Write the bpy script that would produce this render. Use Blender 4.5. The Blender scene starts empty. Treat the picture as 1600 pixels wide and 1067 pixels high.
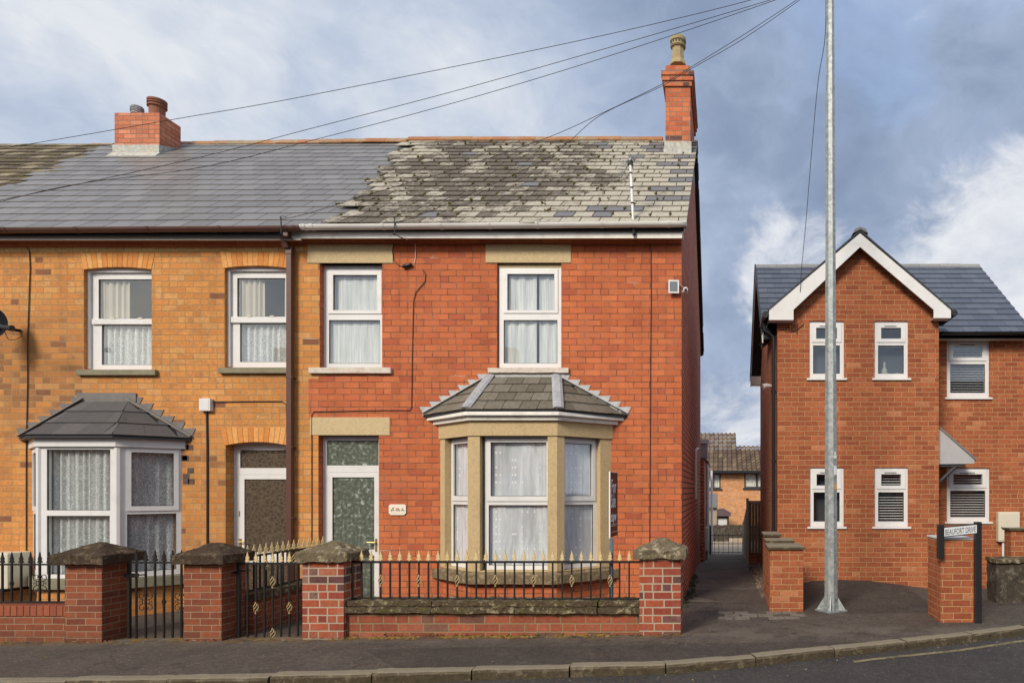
import bpy, math, random
from mathutils import Vector, noise
random.seed(7)
R = math.radians
scene = bpy.context.scene
col = scene.collection

# ------------------------------------------------------------------ camera
# facade of the terrace is the plane y=0, the camera stands 10 m in front of it, eye 1.73 m up
EYE = 1.73
def PX(px, Y): return (px - 1130.0) * (10.0 + Y) / 1050.0
def PZ(py, Y): return EYE - (py - 765.0) * (10.0 + Y) / 1050.0
cam_d = bpy.data.cameras.new('camera'); cam = bpy.data.objects.new('camera', cam_d); col.objects.link(cam)
cam.location = (0, -10, EYE); cam.rotation_euler = (R(90), 0, 0)
cam_d.sensor_width = 36; cam_d.lens = 36 * 1050 / 1600
cam_d.shift_x = -330 / 1600; cam_d.shift_y = 231.5 / 1600
cam_d.clip_start = .1; cam_d.clip_end = 2000
scene.camera = cam

# ------------------------------------------------------------------ node helpers
class NT:
    def __init__(s, nt): s.nt = nt
    def n(s, t, ins=None, **kw):
        nd = s.nt.nodes.new(t)
        for k, v in kw.items(): setattr(nd, k, v)
        for k, v in (ins or {}).items():
            sk = nd.inputs[k]
            if isinstance(v, bpy.types.NodeSocket): s.nt.links.new(v, sk)
            else: sk.default_value = v
        return nd
    def m(s, op, a, b=0.0, c=0.0, clamp=False):
        return s.n('ShaderNodeMath', {0: a, 1: b, 2: c}, operation=op, use_clamp=clamp).outputs[0]
    def vm(s, op, a, b=(0, 0, 0), sc=1.0):
        nd = s.n('ShaderNodeVectorMath', {0: a, 1: b, 3: sc}, operation=op)
        return nd.outputs['Value'] if op in ('DOT_PRODUCT', 'LENGTH') else nd.outputs[0]
    def mix(s, f, a, b, bt='MIX'):
        nd = s.n('ShaderNodeMix', data_type='RGBA', blend_type=bt)
        for k, v in ((0, f), (6, a), (7, b)):
            if isinstance(v, bpy.types.NodeSocket): s.nt.links.new(v, nd.inputs[k])
            else: nd.inputs[k].default_value = v if k == 0 else (tuple(v) + (1,) if len(v) == 3 else v)
        return nd.outputs[2]
    def noise(s, vec, scale, detail=4, rough=.6, out=0, dim='3D'):
        return s.n('ShaderNodeTexNoise', {'Vector': vec, 'Scale': scale, 'Detail': detail, 'Roughness': rough}).outputs[out]
    def ramp(s, f, pts, interp='LINEAR'):
        nd = s.n('ShaderNodeValToRGB', {0: f}); cr = nd.color_ramp; cr.interpolation = interp
        while len(cr.elements) < len(pts): cr.elements.new(.5)
        for e, (p, c) in zip(cr.elements, pts):
            e.position = p; e.color = tuple(c) + (1,) if len(c) == 3 else c
        return nd.outputs[0]
    def mr(s, v, a, b, c=0.0, d=1.0, smooth=False):
        return s.n('ShaderNodeMapRange', {0: v, 1: a, 2: b, 3: c, 4: d}, interpolation_type='SMOOTHSTEP' if smooth else 'LINEAR').outputs[0]

def new_mat(name):
    m = bpy.data.materials.new(name); m.use_nodes = True
    nt = m.node_tree; nt.nodes.clear(); g = NT(nt)
    out = g.n('ShaderNodeOutputMaterial')
    return m, g, out

# ------------------------------------------------------------------ sky and sun
SUN_EL, SUN_AZ = 33, 204   # light comes over the left shoulder of the camera
w = bpy.data.worlds.new('World'); scene.world = w; w.use_nodes = True
w.node_tree.nodes.clear(); g = NT(w.node_tree)
sky = g.n('ShaderNodeTexSky', sky_type='NISHITA', sun_disc=False)
sky.sun_elevation = R(SUN_EL); sky.sun_rotation = R(SUN_AZ)
tc = g.n('ShaderNodeTexCoord').outputs['Generated']
dirn = g.vm('NORMALIZE', tc)
strv = g.vm('MULTIPLY', dirn, (1.0, 1.0, 1.45))
warp = g.vm('ADD', strv, g.vm('SCALE', g.noise(strv, 3.0, 4, .5, out=1), sc=.25))
n1 = g.noise(warp, 2.9, 10, .56)
n2 = g.noise(warp, 6.5, 10, .62)
def blob(px, py, rad):
    d = Vector(((px - 1130) / 1050, 1, (765 - py) / 1050)).normalized()
    return g.mr(g.vm('DOT_PRODUCT', dirn, tuple(d)), math.cos(rad), 1.0, 0, 1, True)
sep = g.n('ShaderNodeSeparateXYZ', {0: dirn})
base = g.m('ADD', g.m('MULTIPLY', g.m('SUBTRACT', n1, .5), 1.45), g.m('MULTIPLY', g.m('SUBTRACT', n2, .5), .65))
base = g.m('ADD', base, g.mr(sep.outputs[0], -.65, .30, .68, .60, True))
base = g.m('ADD', base, g.m('MULTIPLY', blob(300, 60, .40), .07))
base = g.m('ADD', base, g.m('MULTIPLY', blob(760, 180, .30), .10))
base = g.m('SUBTRACT', base, g.m('MULTIPLY', blob(1460, 190, .24), .10))
base = g.m('SUBTRACT', base, g.m('MULTIPLY', blob(1130, 540, .13), .16))
ccol = g.ramp(base, [(.18, (2.1, 2.75, 4.1)), (.40, (2.7, 3.45, 4.9)), (.60, (3.7, 4.5, 6.1)), (.80, (5.3, 6.0, 7.2)), (1.0, (7.4, 7.7, 8.2))])
blue = g.mr(g.m('ADD', g.m('SUBTRACT', n1, .5), g.m('ADD', g.m('MULTIPLY', blob(1235, 130, .20), .30), g.m('MULTIPLY', blob(1560, 60, .18), .16))), .15, .32, 0, .45, True)
skyb = g.vm('MULTIPLY', sky.outputs[0], (1.1, 1.25, 1.5))
cc = g.mix(blue, ccol, g.mix(.25, (3.2, 4.7, 7.6), skyb))
cb = g.m('MAXIMUM', g.m('MAXIMUM', blob(1590, 450, .23), g.m('MULTIPLY', blob(1245, 420, .13), .98)), g.m('MULTIPLY', blob(1150, 670, .12), .9))
cb = g.m('ADD', cb, g.m('ADD', g.m('MULTIPLY', g.m('SUBTRACT', n2, .5), 2.3), g.m('MULTIPLY', g.m('SUBTRACT', n1, .5), 2.0)))
cum = g.mr(cb, .30, .98, 0, .95, True)
cc = g.mix(cum, cc, g.mix(g.mr(n2, .35, .62), (5.3, 5.8, 6.8), (8.1, 8.25, 8.6)))
# the clouds round the sun, behind the camera, are the brightest part of the sky
bk = g.mr(sep.outputs[1], .15, -.75, 0.0, 1.0, True)
cc = g.mix(bk, cc, g.vm('MULTIPLY', cc, (1.85, 1.72, 1.48)))
bg = g.n('ShaderNodeBackground', {0: cc, 1: .082})
wo = g.n('ShaderNodeOutputWorld', {0: bg.outputs[0]})
sd = bpy.data.lights.new('sun', 'SUN'); sun = bpy.data.objects.new('sun', sd); col.objects.link(sun)
sd.energy = 2.7; sd.angle = R(17); sd.color = (1, .90, .76)
az = R(SUN_AZ); sv = Vector((math.sin(az) * math.cos(R(SUN_EL)), math.cos(az) * math.cos(R(SUN_EL)), math.sin(R(SUN_EL))))
sun.rotation_euler = sv.to_track_quat('Z', 'Y').to_euler(); sun.location = (-20, -20, 30)
scene.view_settings.view_transform = 'Standard'; scene.view_settings.look = 'None'
scene.view_settings.exposure = 0.35; scene.view_settings.gamma = 1

# ------------------------------------------------------------------ materials
def principled(g, out, color, rough=.7, bump=None, bstr=.3, bdist=.01, spec=.4, metal=0.0):
    p = g.n('ShaderNodeBsdfPrincipled', {'Base Color': color if isinstance(color, bpy.types.NodeSocket) else tuple(color) + (1,), 'Roughness': rough, 'Metallic': metal, 'Specular IOR Level': spec})
    if bump is not None:
        b = g.n('ShaderNodeBump', {'Strength': bstr, 'Distance': bdist, 'Height': bump})
        g.nt.links.new(b.outputs[0], p.inputs['Normal'])
    g.nt.links.new(p.outputs[0], out.inputs[0])
    return p

def simple(name, c, rough=.6, var=.15, nscale=12, metal=0.0, spec=.4, dirt=0.0, dirtc=(.12, .10, .07), bump=.15, dscale=3):
    m, g, out = new_mat(name)
    pos = g.n('ShaderNodeNewGeometry').outputs['Position']
    n = g.noise(pos, nscale, 5)
    k = g.mr(n, .3, .7, 1 - var, 1 + var)
    cs = g.vm('SCALE', tuple(c), sc=k)
    if dirt > 0:
        d = g.mr(g.noise(pos, dscale, 6, .65), .48, .75, 0, dirt, True)
        cs = g.mix(d, cs, dirtc)
    principled(g, out, cs, rough, n, bump, .006, spec, metal)
    return m

def bricks(g, uv, w_, h_, m_, hp, jit=.004, course_noise=True):
    """brick bond in metres: returns mortar mask (1 on brick), two randoms per brick, brick-centre u, v"""
    nz = g.noise(uv, 7, 3, .6, out=1)
    uvd = g.vm('ADD', uv, g.vm('SCALE', g.vm('SUBTRACT', nz, (.5, .5, .5)), sc=jit * 2))
    s = g.n('ShaderNodeSeparateXYZ', {0: uvd}); u, v = s.outputs[0], s.outputs[1]
    vr = g.m('DIVIDE', v, h_); row = g.m('FLOOR', vr); fv = g.m('FRACT', vr)
    off = g.m('MULTIPLY', g.m('FRACT', g.m('MULTIPLY', row, .5)), 1.0)
    rr = g.n('ShaderNodeTexWhiteNoise', {'W': row}, noise_dimensions='1D').outputs[0]
    u2 = g.m('ADD', g.m('DIVIDE', u, w_), g.m('ADD', off, g.m('MULTIPLY', rr, .12)))
    c = g.m('FLOOR', u2); fu = g.m('FRACT', u2)
    idv = g.n('ShaderNodeCombineXYZ', {0: c, 1: row, 2: 3.7}).outputs[0]
    rh = g.n('ShaderNodeTexWhiteNoise', {'Vector': idv}, noise_dimensions='3D').outputs[0]
    hdr = g.m('LESS_THAN', rh, hp)
    half = g.m('MULTIPLY', hdr, g.m('GREATER_THAN', fu, .5))
    id2 = g.n('ShaderNodeCombineXYZ', {0: g.m('ADD', c, g.m('MULTIPLY', half, .5)), 1: row, 2: 9.1}).outputs[0]
    wn = g.n('ShaderNodeTexWhiteNoise', {'Vector': id2}, noise_dimensions='3D')
    r1 = wn.outputs[0]; rc = wn.outputs[1]
    r2 = g.n('ShaderNodeSeparateColor', {0: rc}).outputs[1]
    du = g.m('MULTIPLY', g.m('MINIMUM', fu, g.m('SUBTRACT', 1.0, fu)), w_)
    dh = g.m('ADD', g.m('MULTIPLY', g.m('ABSOLUTE', g.m('SUBTRACT', fu, .5)), w_), g.m('MULTIPLY', g.m('SUBTRACT', 1.0, hdr), 9.0))
    dv = g.m('MULTIPLY', g.m('MINIMUM', fv, g.m('SUBTRACT', 1.0, fv)), h_)
    d = g.m('MINIMUM', g.m('MINIMUM', du, dh), dv)
    mask = g.mr(d, m_ * .35, m_ * .75, 0, 1, True)
    uc = g.m('MULTIPLY', g.m('SUBTRACT', g.m('ADD', c, .5), off), w_)
    vc = g.m('MULTIPLY', g.m('ADD', row, .5), h_)
    return mask, r1, r2, uc, vc, u, v

ORANGE = [(0, (.58, .242, .064)), (.3, (.60, .265, .074)), (.55, (.555, .225, .062)), (.80, (.59, .295, .10)), (.95, (.53, .215, .06)), (.98, (.24, .10, .05))]
REDP = [(0, (.505, .135, .050)), (.35, (.52, .147, .055)), (.7, (.47, .120, .047)), (.93, (.41, .100, .048)), (1, (.56, .125, .05))]
def brick_mat(name, cols, mortar, w_=.24, h_=.0925, m_=.013, hp=.2, mottle=.18, stain=0.0, stainc=(.10, .05, .03), rough=.85, two=None, base_dirt=None, mort_miss=0.0, bstr=.5, stains_at=None, shift=(0, 0), jit=.004, blot=0.0):
    m, g, out = new_mat(name)
    uv = g.n('ShaderNodeUVMap').outputs[0]
    if shift != (0, 0): uv = g.vm('ADD', uv, (shift[0], shift[1], 0))
    mask, r1, r2, uc, vc, u, v = bricks(g, uv, w_, h_, m_, hp, jit)
    c = g.ramp(r1, cols, 'CONSTANT')
    mc = mortar
    ms = g.mix(g.noise(uv, 3, 4), tuple(x * .75 for x in mortar), tuple(min(1, x * 1.2) for x in mortar))
    if two:
        cond, cols2, mortar2 = two(g, uc, vc, u, v)
        c = g.mix(cond, c, g.ramp(r1, cols2, 'CONSTANT'))
        ms = g.mix(cond, ms, g.mix(g.mr(g.noise(uv, 5, 4), .4, .6), mortar2[:3], (.30, .13, .075)))
    c = g.vm('SCALE', c, sc=g.mr(r2, 0, 1, .90, 1.10))
    n = g.noise(uv, 26, 5, .65)
    c = g.vm('SCALE', c, sc=g.mr(n, .25, .75, 1 - mottle, 1 + mottle))
    nb = g.noise(uv, .8, 4, .6)
    c = g.vm('SCALE', c, sc=g.mr(g.noise(g.vm('MULTIPLY', uv, (5.5, .5, 1)), 1.0, 5, .65), .3, .7, .86, 1.10))
    if blot > 0:
        bl = g.mr(g.m('ADD', g.m('MULTIPLY', g.noise(uv, 11, 5, .75), .85), g.m('MULTIPLY', r2, .18)), .56, .68, 0, blot, True)
        c = g.mix(bl, c, g.mix(r1, (.44, .20, .09), (.27, .12, .06)))
    c = g.vm('SCALE', c, sc=g.mr(nb, .3, .7, .9, 1.08))
    if stain > 0:
        st = g.mr(g.m('ADD', g.m('MULTIPLY', g.noise(uv, 2.1, 5, .7), .75), g.m('MULTIPLY', r2, .25)), .54, .70, 0, stain, True)
        if stains_at:
            for (sx, sy, sr, sk) in stains_at:
                dd = g.vm('LENGTH', g.vm('MULTIPLY', g.vm('SUBTRACT', uv, (sx, sy, 0)), (.6, 1, 0)))
                st = g.m('ADD', st, g.m('MULTIPLY', g.mr(dd, 0, sr, sk, 0, True), g.mr(g.m('ADD', n, g.m('MULTIPLY', r2, .6)), .5, 1.0, 0, 1)), clamp=True)
        c = g.mix(st, c, stainc)
    if base_dirt:
        z0, z1, bc, bk = base_dirt
        bd = g.m('MULTIPLY', g.mr(v, z0, z1, 1, 0, True), g.mr(g.noise(uv, 4, 5, .7), .35, .65, .2 * bk, bk))
        c = g.mix(bd, c, bc); ms = g.mix(bd, ms, bc)
    if mort_miss > 0:
        # pale filler and repointing smears
        pm = g.mr(g.noise(g.vm('MULTIPLY', uv, (1, 3, 1)), 1.7, 3, .5), .66, .72, 0, mort_miss, True)
        ms = g.mix(pm, ms, (.55, .42, .32))
    cc = g.mix(mask, ms, c)
    h = g.m('ADD', mask, g.m('MULTIPLY', n, .35))
    principled(g, out, cc, rough, h, bstr, .008, .3)
    return m

def facade_two(g, uc, vc, u, v):
    # the owner's red paint starts beside the upper window and door and runs under the upper sill
    a = g.m('GREATER_THAN', uc, PX(512, 0))
    b = g.m('MULTIPLY', g.m('GREATER_THAN', u, PX(482, 0)), g.m('MULTIPLY', g.m('GREATER_THAN', v, PZ(655, 0)), g.m('LESS_THAN', v, PZ(592, 0))))
    return g.m('MAXIMUM', a, b), REDP, (.13, .065, .042, 1)

M = {}
ORM = (.34, .22, .11)
M['facade'] = brick_mat('painted and bare facade brick', ORANGE, ORM, two=facade_two, m_=.0105, mort_miss=.6, hp=.10, mottle=.10, stain=.45, stainc=(.40, .13, .075))
M['orange'] = brick_mat('orange brick', ORANGE, ORM, w_=.235, h_=.0895, hp=.30, stain=.50, stainc=(.26, .12, .05), m_=.010, mottle=.24, jit=.006, blot=.50,
    stains_at=[(PX(60, 0), PZ(570, 0), 1.3, .8), (PX(275, 0), PZ(720, 0), .9, .7), (PX(20, 0), PZ(640, 0), 1.0, .4), (PX(300, 0), PZ(850, 0), .9, .5)])
M['side'] = brick_mat('gable end brick', [(0, (.60, .18, .10)), (.4, (.66, .21, .12)), (.75, (.54, .155, .09))], (.10, .05, .035), m_=.020, mottle=.15, stain=.3, stainc=(.15, .05, .04))
M['newbrick'] = brick_mat('multi red brick', [(0, (.345, .100, .040)), (.3, (.315, .088, .037)), (.55, (.375, .115, .048)), (.8, (.285, .075, .033)), (.965, (.44, .17, .08))], (.46, .26, .12), w_=.235, h_=.083, hp=.04, stain=.35, stainc=(.26, .09, .045), m_=.010, mottle=.34, bstr=.8)
M['newside'] = brick_mat('textured flank brick painted sunlit', [(0, (.62, .25, .13)), (.5, (.66, .28, .15)), (.8, (.58, .22, .11))], (.40, .2, .12), w_=.235, h_=.083, hp=.08, bstr=.8)  # brighter than the house's other brick: sunlight put into the colour
M['pierred'] = brick_mat('dark red modern brick', [(0, (.225, .064, .030)), (.35, (.195, .054, .027)), (.65, (.255, .075, .034)), (.88, (.165, .046, .026))], (.30, .22, .14), w_=.225, h_=.0765, hp=.04, m_=.008, mottle=.2, base_dirt=(-.1, .16, (.09, .05, .03), .8), stain=.25, stainc=(.15, .06, .04), shift=(.05, .01))
M['pierold'] = brick_mat('old purple red brick', [(0, (.30, .066, .033)), (.3, (.35, .082, .037)), (.55, (.25, .052, .032)), (.72, (.12, .052, .047)), (.84, (.33, .09, .042)), (.94, (.15, .065, .055))], (.42, .34, .25), w_=.225, h_=.0925, hp=.35, m_=.014, mottle=.25, base_dirt=(-.1, .3, (.12, .07, .05), .7), stain=.3, stainc=(.5, .33, .26), shift=(.02, .02))
M['wallbrick'] = brick_mat('garden wall brick', [(0, (.27, .075, .040)), (.3, (.31, .088, .046)), (.6, (.24, .066, .038)), (.85, (.16, .07, .05))], (.26, .20, .11), w_=.30, h_=.098, hp=.25, m_=.012, mottle=.28, base_dirt=(-.1, .14, (.07, .06, .03), .9), stain=.35, stainc=(.25, .13, .08), shift=(.1, .05))
M['farbrick'] = brick_mat('pale orange brick', [(0, (.62, .26, .09)), (.5, (.66, .30, .12)), (.8, (.54, .21, .07))], (.45, .35, .25), m_=.016)
M['chimbrick'] = brick_mat('chimney brick', [(0, (.50, .13, .055)), (.4, (.56, .17, .07)), (.8, (.44, .11, .05)), (.93, (.12, .06, .05))], (.26, .17, .12), mottle=.2, w_=.25, hp=.3, shift=(.03, 0))
M['chimpink'] = brick_mat('rebuilt chimney brick', [(0, (.52, .17, .09)), (.5, (.58, .22, .12)), (.8, (.47, .14, .075))], (.26, .15, .10), w_=.24, h_=.088, hp=.12)

def rnd_mat(name, cols, rough=.8, mottle=.2, lichen=None, nscale=20, spec=.35):
    m, g, out = new_mat(name)
    at = g.n('ShaderNodeAttribute', attribute_name='rnd')
    s = g.n('ShaderNodeSeparateColor', {0: at.outputs[0]})
    c = g.ramp(s.outputs[0], cols)
    pos = g.n('ShaderNodeNewGeometry').outputs['Position']
    n = g.noise(pos, nscale, 5, .65)
    c = g.vm('SCALE', c, sc=g.mr(n, .25, .75, 1 - mottle, 1 + mottle))
    if lichen: c = lichen(g, c, s, pos, n)
    principled(g, out, c, rough, n, .4, .008, spec)
    return m
M['arch'] = rnd_mat('gauged orange brick', [(0, (.56, .20, .045)), (.5, (.66, .28, .07)), (1, (.70, .36, .12))])
M['cream'] = rnd_mat('cream brick', [(0, (.55, .34, .13)), (.5, (.62, .42, .18)), (1, (.52, .30, .11))])
M['eavestile'] = rnd_mat('moulded terracotta', [(0, (.36, .10, .04)), (.5, (.42, .14, .05)), (1, (.30, .08, .035))])
M['slate_new'] = rnd_mat('smooth grey slate', [(0, (.150, .140, .134)), (1, (.200, .188, .180))], rough=.42, mottle=.06, nscale=3, spec=.5)
M['slate_blue'] = rnd_mat('blue grey tile', [(0, (.075, .088, .12)), (1, (.105, .12, .155))], rough=.5, mottle=.08, nscale=3)
M['bayslate_old'] = rnd_mat('olive grey slate', [(0, (.11, .095, .072)), (.5, (.15, .13, .10)), (1, (.18, .16, .13))], mottle=.3,
    lichen=lambda g, c, s, pos, n: g.mix(g.mr(g.noise(pos, 9, 6, .75), .60, .66, 0, .9, True), c, (.10, .10, .02)))
M['bayslate_new'] = rnd_mat('dark grey slate', [(0, (.075, .07, .07)), (1, (.115, .105, .105))], mottle=.15)
def old_lichen(g, c, s, pos, n):
    # weathered slates: pale lichen on most, brown-black patches towards the lower middle, a few newer grey slates
    big = g.noise(pos, .85, 5, .6)
    med = g.noise(pos, 3.2, 6, .7)
    dk = g.m('ADD', g.m('ADD', g.m('MULTIPLY', big, .8), g.m('MULTIPLY', s.outputs[1], .36)), g.m('MULTIPLY', med, .6))
    sx = g.n('ShaderNodeSeparateXYZ', {0: pos})
    px_ = g.mr(g.m('ABSOLUTE', g.m('SUBTRACT', sx.outputs[0], -4.3)), .9, 3.3, .13, -.24, True)
    pz_ = g.mr(g.m('ABSOLUTE', g.m('SUBTRACT', sx.outputs[2], 7.35)), .2, 1.7, .06, -.10, True)
    dk = g.m('ADD', dk, g.m('ADD', px_, pz_))
    pale = g.mix(g.mr(n, .3, .7), (.29, .255, .195), (.52, .48, .40))
    dark = g.mix(g.mr(n, .35, .65), (.070, .056, .042), (.165, .138, .105))
    c2 = g.mix(g.mr(g.m('ADD', dk, g.m('ADD', g.m('MULTIPLY', g.m('SUBTRACT', n, .5), .9), g.m('MULTIPLY', g.m('SUBTRACT', g.noise(pos, 10, 6, .75), .5), 1.1))), .82, 1.0, 0, 1, True), pale, dark)
    c2 = g.mix(g.mr(g.noise(pos, 11, 6, .8), .62, .70, 0, .8, True), c2, (.30, .27, .21))
    c2 = g.mix(g.mr(g.noise(pos, 7, 6, .8), .655, .70, 0, .85, True), c2, (.12, .10, .025))
    newer = g.m('GREATER_THAN', s.outputs[2], .5)
    return g.mix(newer, c2, (.17, .165, .175))
M['slate_old'] = rnd_mat('weathered lichen slate', [(0, (.3, .3, .3)), (1, (.3, .3, .3))], lichen=old_lichen, mottle=.2, nscale=26)
M['slate_moss'] = rnd_mat('moss covered slate', [(0, (.06, .045, .03)), (.6, (.13, .10, .06)), (1, (.30, .25, .18))], mottle=.6,
    lichen=lambda g, c, s, pos, n: g.mix(g.mr(g.noise(pos, 5, 8, .8), .52, .62, 0, .9, True), c, (.15, .12, .02)))
M['ridge'] = rnd_mat('clay ridge tile', [(0, (.30, .12, .05)), (.6, (.38, .17, .07)), (1, (.28, .17, .09))], mottle=.25,
    lichen=lambda g, c, s, pos, n: g.mix(g.mr(g.noise(pos, 4, 6, .7), .5, .66, 0, .8, True), c, (.32, .29, .20)))
M['ridge_grey'] = rnd_mat('grey ridge tile', [(0, (.18, .18, .18)), (1, (.26, .26, .25))])
M['pantile'] = rnd_mat('brown pantile', [(0, (.10, .065, .045)), (.5, (.15, .10, .065)), (1, (.20, .145, .09))], nscale=8)
M['soldier'] = rnd_mat('brick on edge coping', [(0, (.25, .068, .034)), (1, (.31, .088, .04))])

M['mort'] = simple('lime mortar', ORM, .9)
M['white'] = simple('white plastic', (.70, .69, .68), .35, .04, 3, spec=.5, bump=.02, dirt=.28, dirtc=(.42, .38, .31), dscale=4)
M['offwhite'] = simple('weathered white paint', (.80, .78, .72), .6, .08, 8, dirt=.35, dirtc=(.38, .33, .25))
M['gutterw'] = simple('grey white plastic gutter', (.74, .72, .68), .45, .08, 6, dirt=.3, dirtc=(.33, .31, .27))
M['brown'] = simple('brown plastic', (.105, .048, .036), .35, .08, 6, spec=.5)
M['black'] = simple('black plastic', (.018, .018, .02), .35, .1, 6)
M['cable'] = simple('dark cable', (.035, .022, .02), .6)
M['iron'] = simple('black painted iron', (.011, .0105, .011), .5, .2, 30, spec=.35)
M['gold'] = simple('faded gold paint', (.62, .48, .24), .5, .22, 40, bump=.3)
M['stone'] = simple('dressed sandstone', (.50, .37, .20), .85, .13, 30, dirt=.35, dirtc=(.26, .18, .10), bump=.5)
M['stonelint'] = simple('sandstone lintel', (.53, .41, .23), .85, .12, 34, dirt=.2, dirtc=(.36, .26, .14), bump=.5)
M['sillgrey'] = simple('grey green sill', (.22, .20, .13), .8, .15, 10, dirt=.3)
M['sillwhite'] = simple('peeling white sill', (.60, .54, .46), .8, .1, 12, dirt=.65, dirtc=(.42, .20, .12), dscale=14)
def mossy(name, base, pale, moss, k=.6):
    m, g, out = new_mat(name)
    pos = g.n('ShaderNodeNewGeometry').outputs['Position']
    n = g.noise(pos, 22, 7, .75); n2 = g.noise(pos, 9, 7, .75); n3 = g.noise(g.vm('ADD', pos, (5, 3, 1)), 14, 7, .7)
    c = g.mix(g.mr(n, .3, .7), tuple(x * .6 for x in base), base)
    c = g.mix(g.mr(n2, .52, .60, 0, .85, True), c, pale)
    c = g.mix(g.mr(g.noise(pos, 42, 5, .8), .54, .66, 0, .6, True), c, tuple(x * .45 for x in base))
    c = g.mix(g.mr(n3, .50, .64, 0, k, True), c, moss)
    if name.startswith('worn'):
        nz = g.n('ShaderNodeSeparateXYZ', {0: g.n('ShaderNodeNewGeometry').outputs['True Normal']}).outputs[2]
        c = g.mix(g.mr(nz, .4, .95, 0, .7), g.vm('MULTIPLY', c, (.62, .60, .55)), (.33, .28, .20))  # worn tops paler, sides darker: light and shade also put into the colour
    principled(g, out, c, .95, g.m('ADD', n, n3), .9, .02, .2)
    return m
M['mossstone'] = mossy('mossy weathered stone', (.11, .080, .050), (.36, .31, .20), (.11, .10, .025), .75)
M['caplich'] = mossy('lichen crusted cap stone', (.20, .155, .10), (.44, .38, .27), (.14, .13, .05), .55)
M['baysill'] = mossy('weathered bay sill stone', (.26, .19, .11), (.42, .34, .22), (.13, .11, .06), .6)
M['capdark'] = mossy('dark brown weathered cap stone', (.075, .05, .034), (.16, .115, .075), (.06, .055, .025), .5)
M['kerb'] = mossy('worn concrete kerb with painted top light', (.17, .135, .09), (.29, .24, .165), (.085, .068, .042), .75)
M['roughstone'] = mossy('dark rubble stone', (.08, .065, .05), (.17, .14, .11), (.05, .05, .03), .5)
M['lead'] = simple('grey lead', (.33, .34, .36), .5, .25, 14, dirt=.5, dirtc=(.5, .48, .45), dscale=8)
M['leadpale'] = simple('weathered pale lead', (.42, .42, .42), .65, .2, 14, dirt=.5, dirtc=(.60, .57, .52), dscale=12)
M['leaddark'] = simple('dark lead', (.16, .145, .135), .6, .15, 10)
M['flaunch'] = simple('mortar stained lead flashing', (.42, .42, .38), .7, .3, 16, dirt=.7, dirtc=(.55, .38, .22), dscale=9)
M['terracotta'] = simple('terracotta pot', (.24, .095, .055), .8, .2, 18)
M['potbuff'] = simple('buff clay pot', (.36, .28, .15), .85, .2, 12, dirt=.7, dirtc=(.16, .13, .07), dscale=6)
M['timber'] = simple('weathered fence timber', (.26, .175, .11), .85, .3, 14)
M['concpost'] = simple('pale green concrete post', (.45, .46, .36), .85, .15, 14)
M['cream_box'] = simple('cream plastic box', (.62, .57, .45), .45, .04, 4)
M['canopy'] = simple('grey glass fibre canopy', (.40, .39, .39), .5, .06, 6)
M['dkgrey'] = simple('dark grey timber', (.045, .05, .06), .6)
M['brass'] = simple('brass', (.45, .30, .10), .35, .1, 20, metal=.7)
M['rubber'] = simple('satellite dish grey', (.010, .011, .015), .85, spec=.1)
M['anthr'] = simple('anthracite frame', (.03, .032, .036), .5)
M['drape'] = simple('beige curtain cloth', (.52, .48, .40), .9, .06, 4)
M['dark_in'] = simple('dark room', (.03, .026, .024), .9)
M['signwhite'] = simple('sign white', (.62, .64, .66), .4, .04, 8)
M['ink'] = simple('sign black', (.015, .015, .018), .5)
M['maroon'] = simple('dark maroon board', (.065, .022, .022), .5)
M['boardwhite'] = simple('board white', (.75, .75, .76), .5, .03)
M['bluepost'] = simple('blue grey painted post', (.10, .145, .19), .6, .1, 12)
M['amber'] = simple('amber sticker', (.75, .32, .02), .5)
M['green'] = simple('green clip', (.02, .25, .14), .5)
M['petal'] = simple('pink petal glaze', (.55, .12, .10), .4)
M['leafg'] = simple('green leaf glaze', (.08, .14, .05), .4)
M['moss'] = simple('moss', (.105, .09, .02), .95, .4, 30)
M['leaflitter'] = rnd_mat('leaf litter', [(0, (.10, .05, .02)), (.5, (.20, .11, .04)), (.8, (.12, .12, .04)), (1, (.42, .37, .30))])
def galv():
    m, g, out = new_mat('galvanised steel')
    pos = g.n('ShaderNodeNewGeometry').outputs['Position']
    v = g.n('ShaderNodeTexVoronoi', {'Vector': g.vm('ADD', pos, g.vm('SCALE', g.noise(pos, 12, 3, .5, out=1), sc=.06)), 'Scale': 26})
    n = g.noise(g.vm('MULTIPLY', pos, (1, 1, .35)), 9, 6, .7)
    k = g.m('ADD', g.m('MULTIPLY', g.n('ShaderNodeSeparateColor', {0: v.outputs[1]}).outputs[0], .35), g.m('MULTIPLY', n, .65))
    c = g.ramp(k, [(.2, (.19, .21, .215)), (.5, (.31, .335, .335)), (.8, (.44, .455, .44))])
    c = g.mix(g.mr(g.noise(pos, 4.5, 6, .7), .58, .7, 0, .45, True), c, (.30, .27, .18))
    principled(g, out, c, .5, n, .1, .004, .5, .35)
    return m
M['galv'] = galv()

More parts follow.
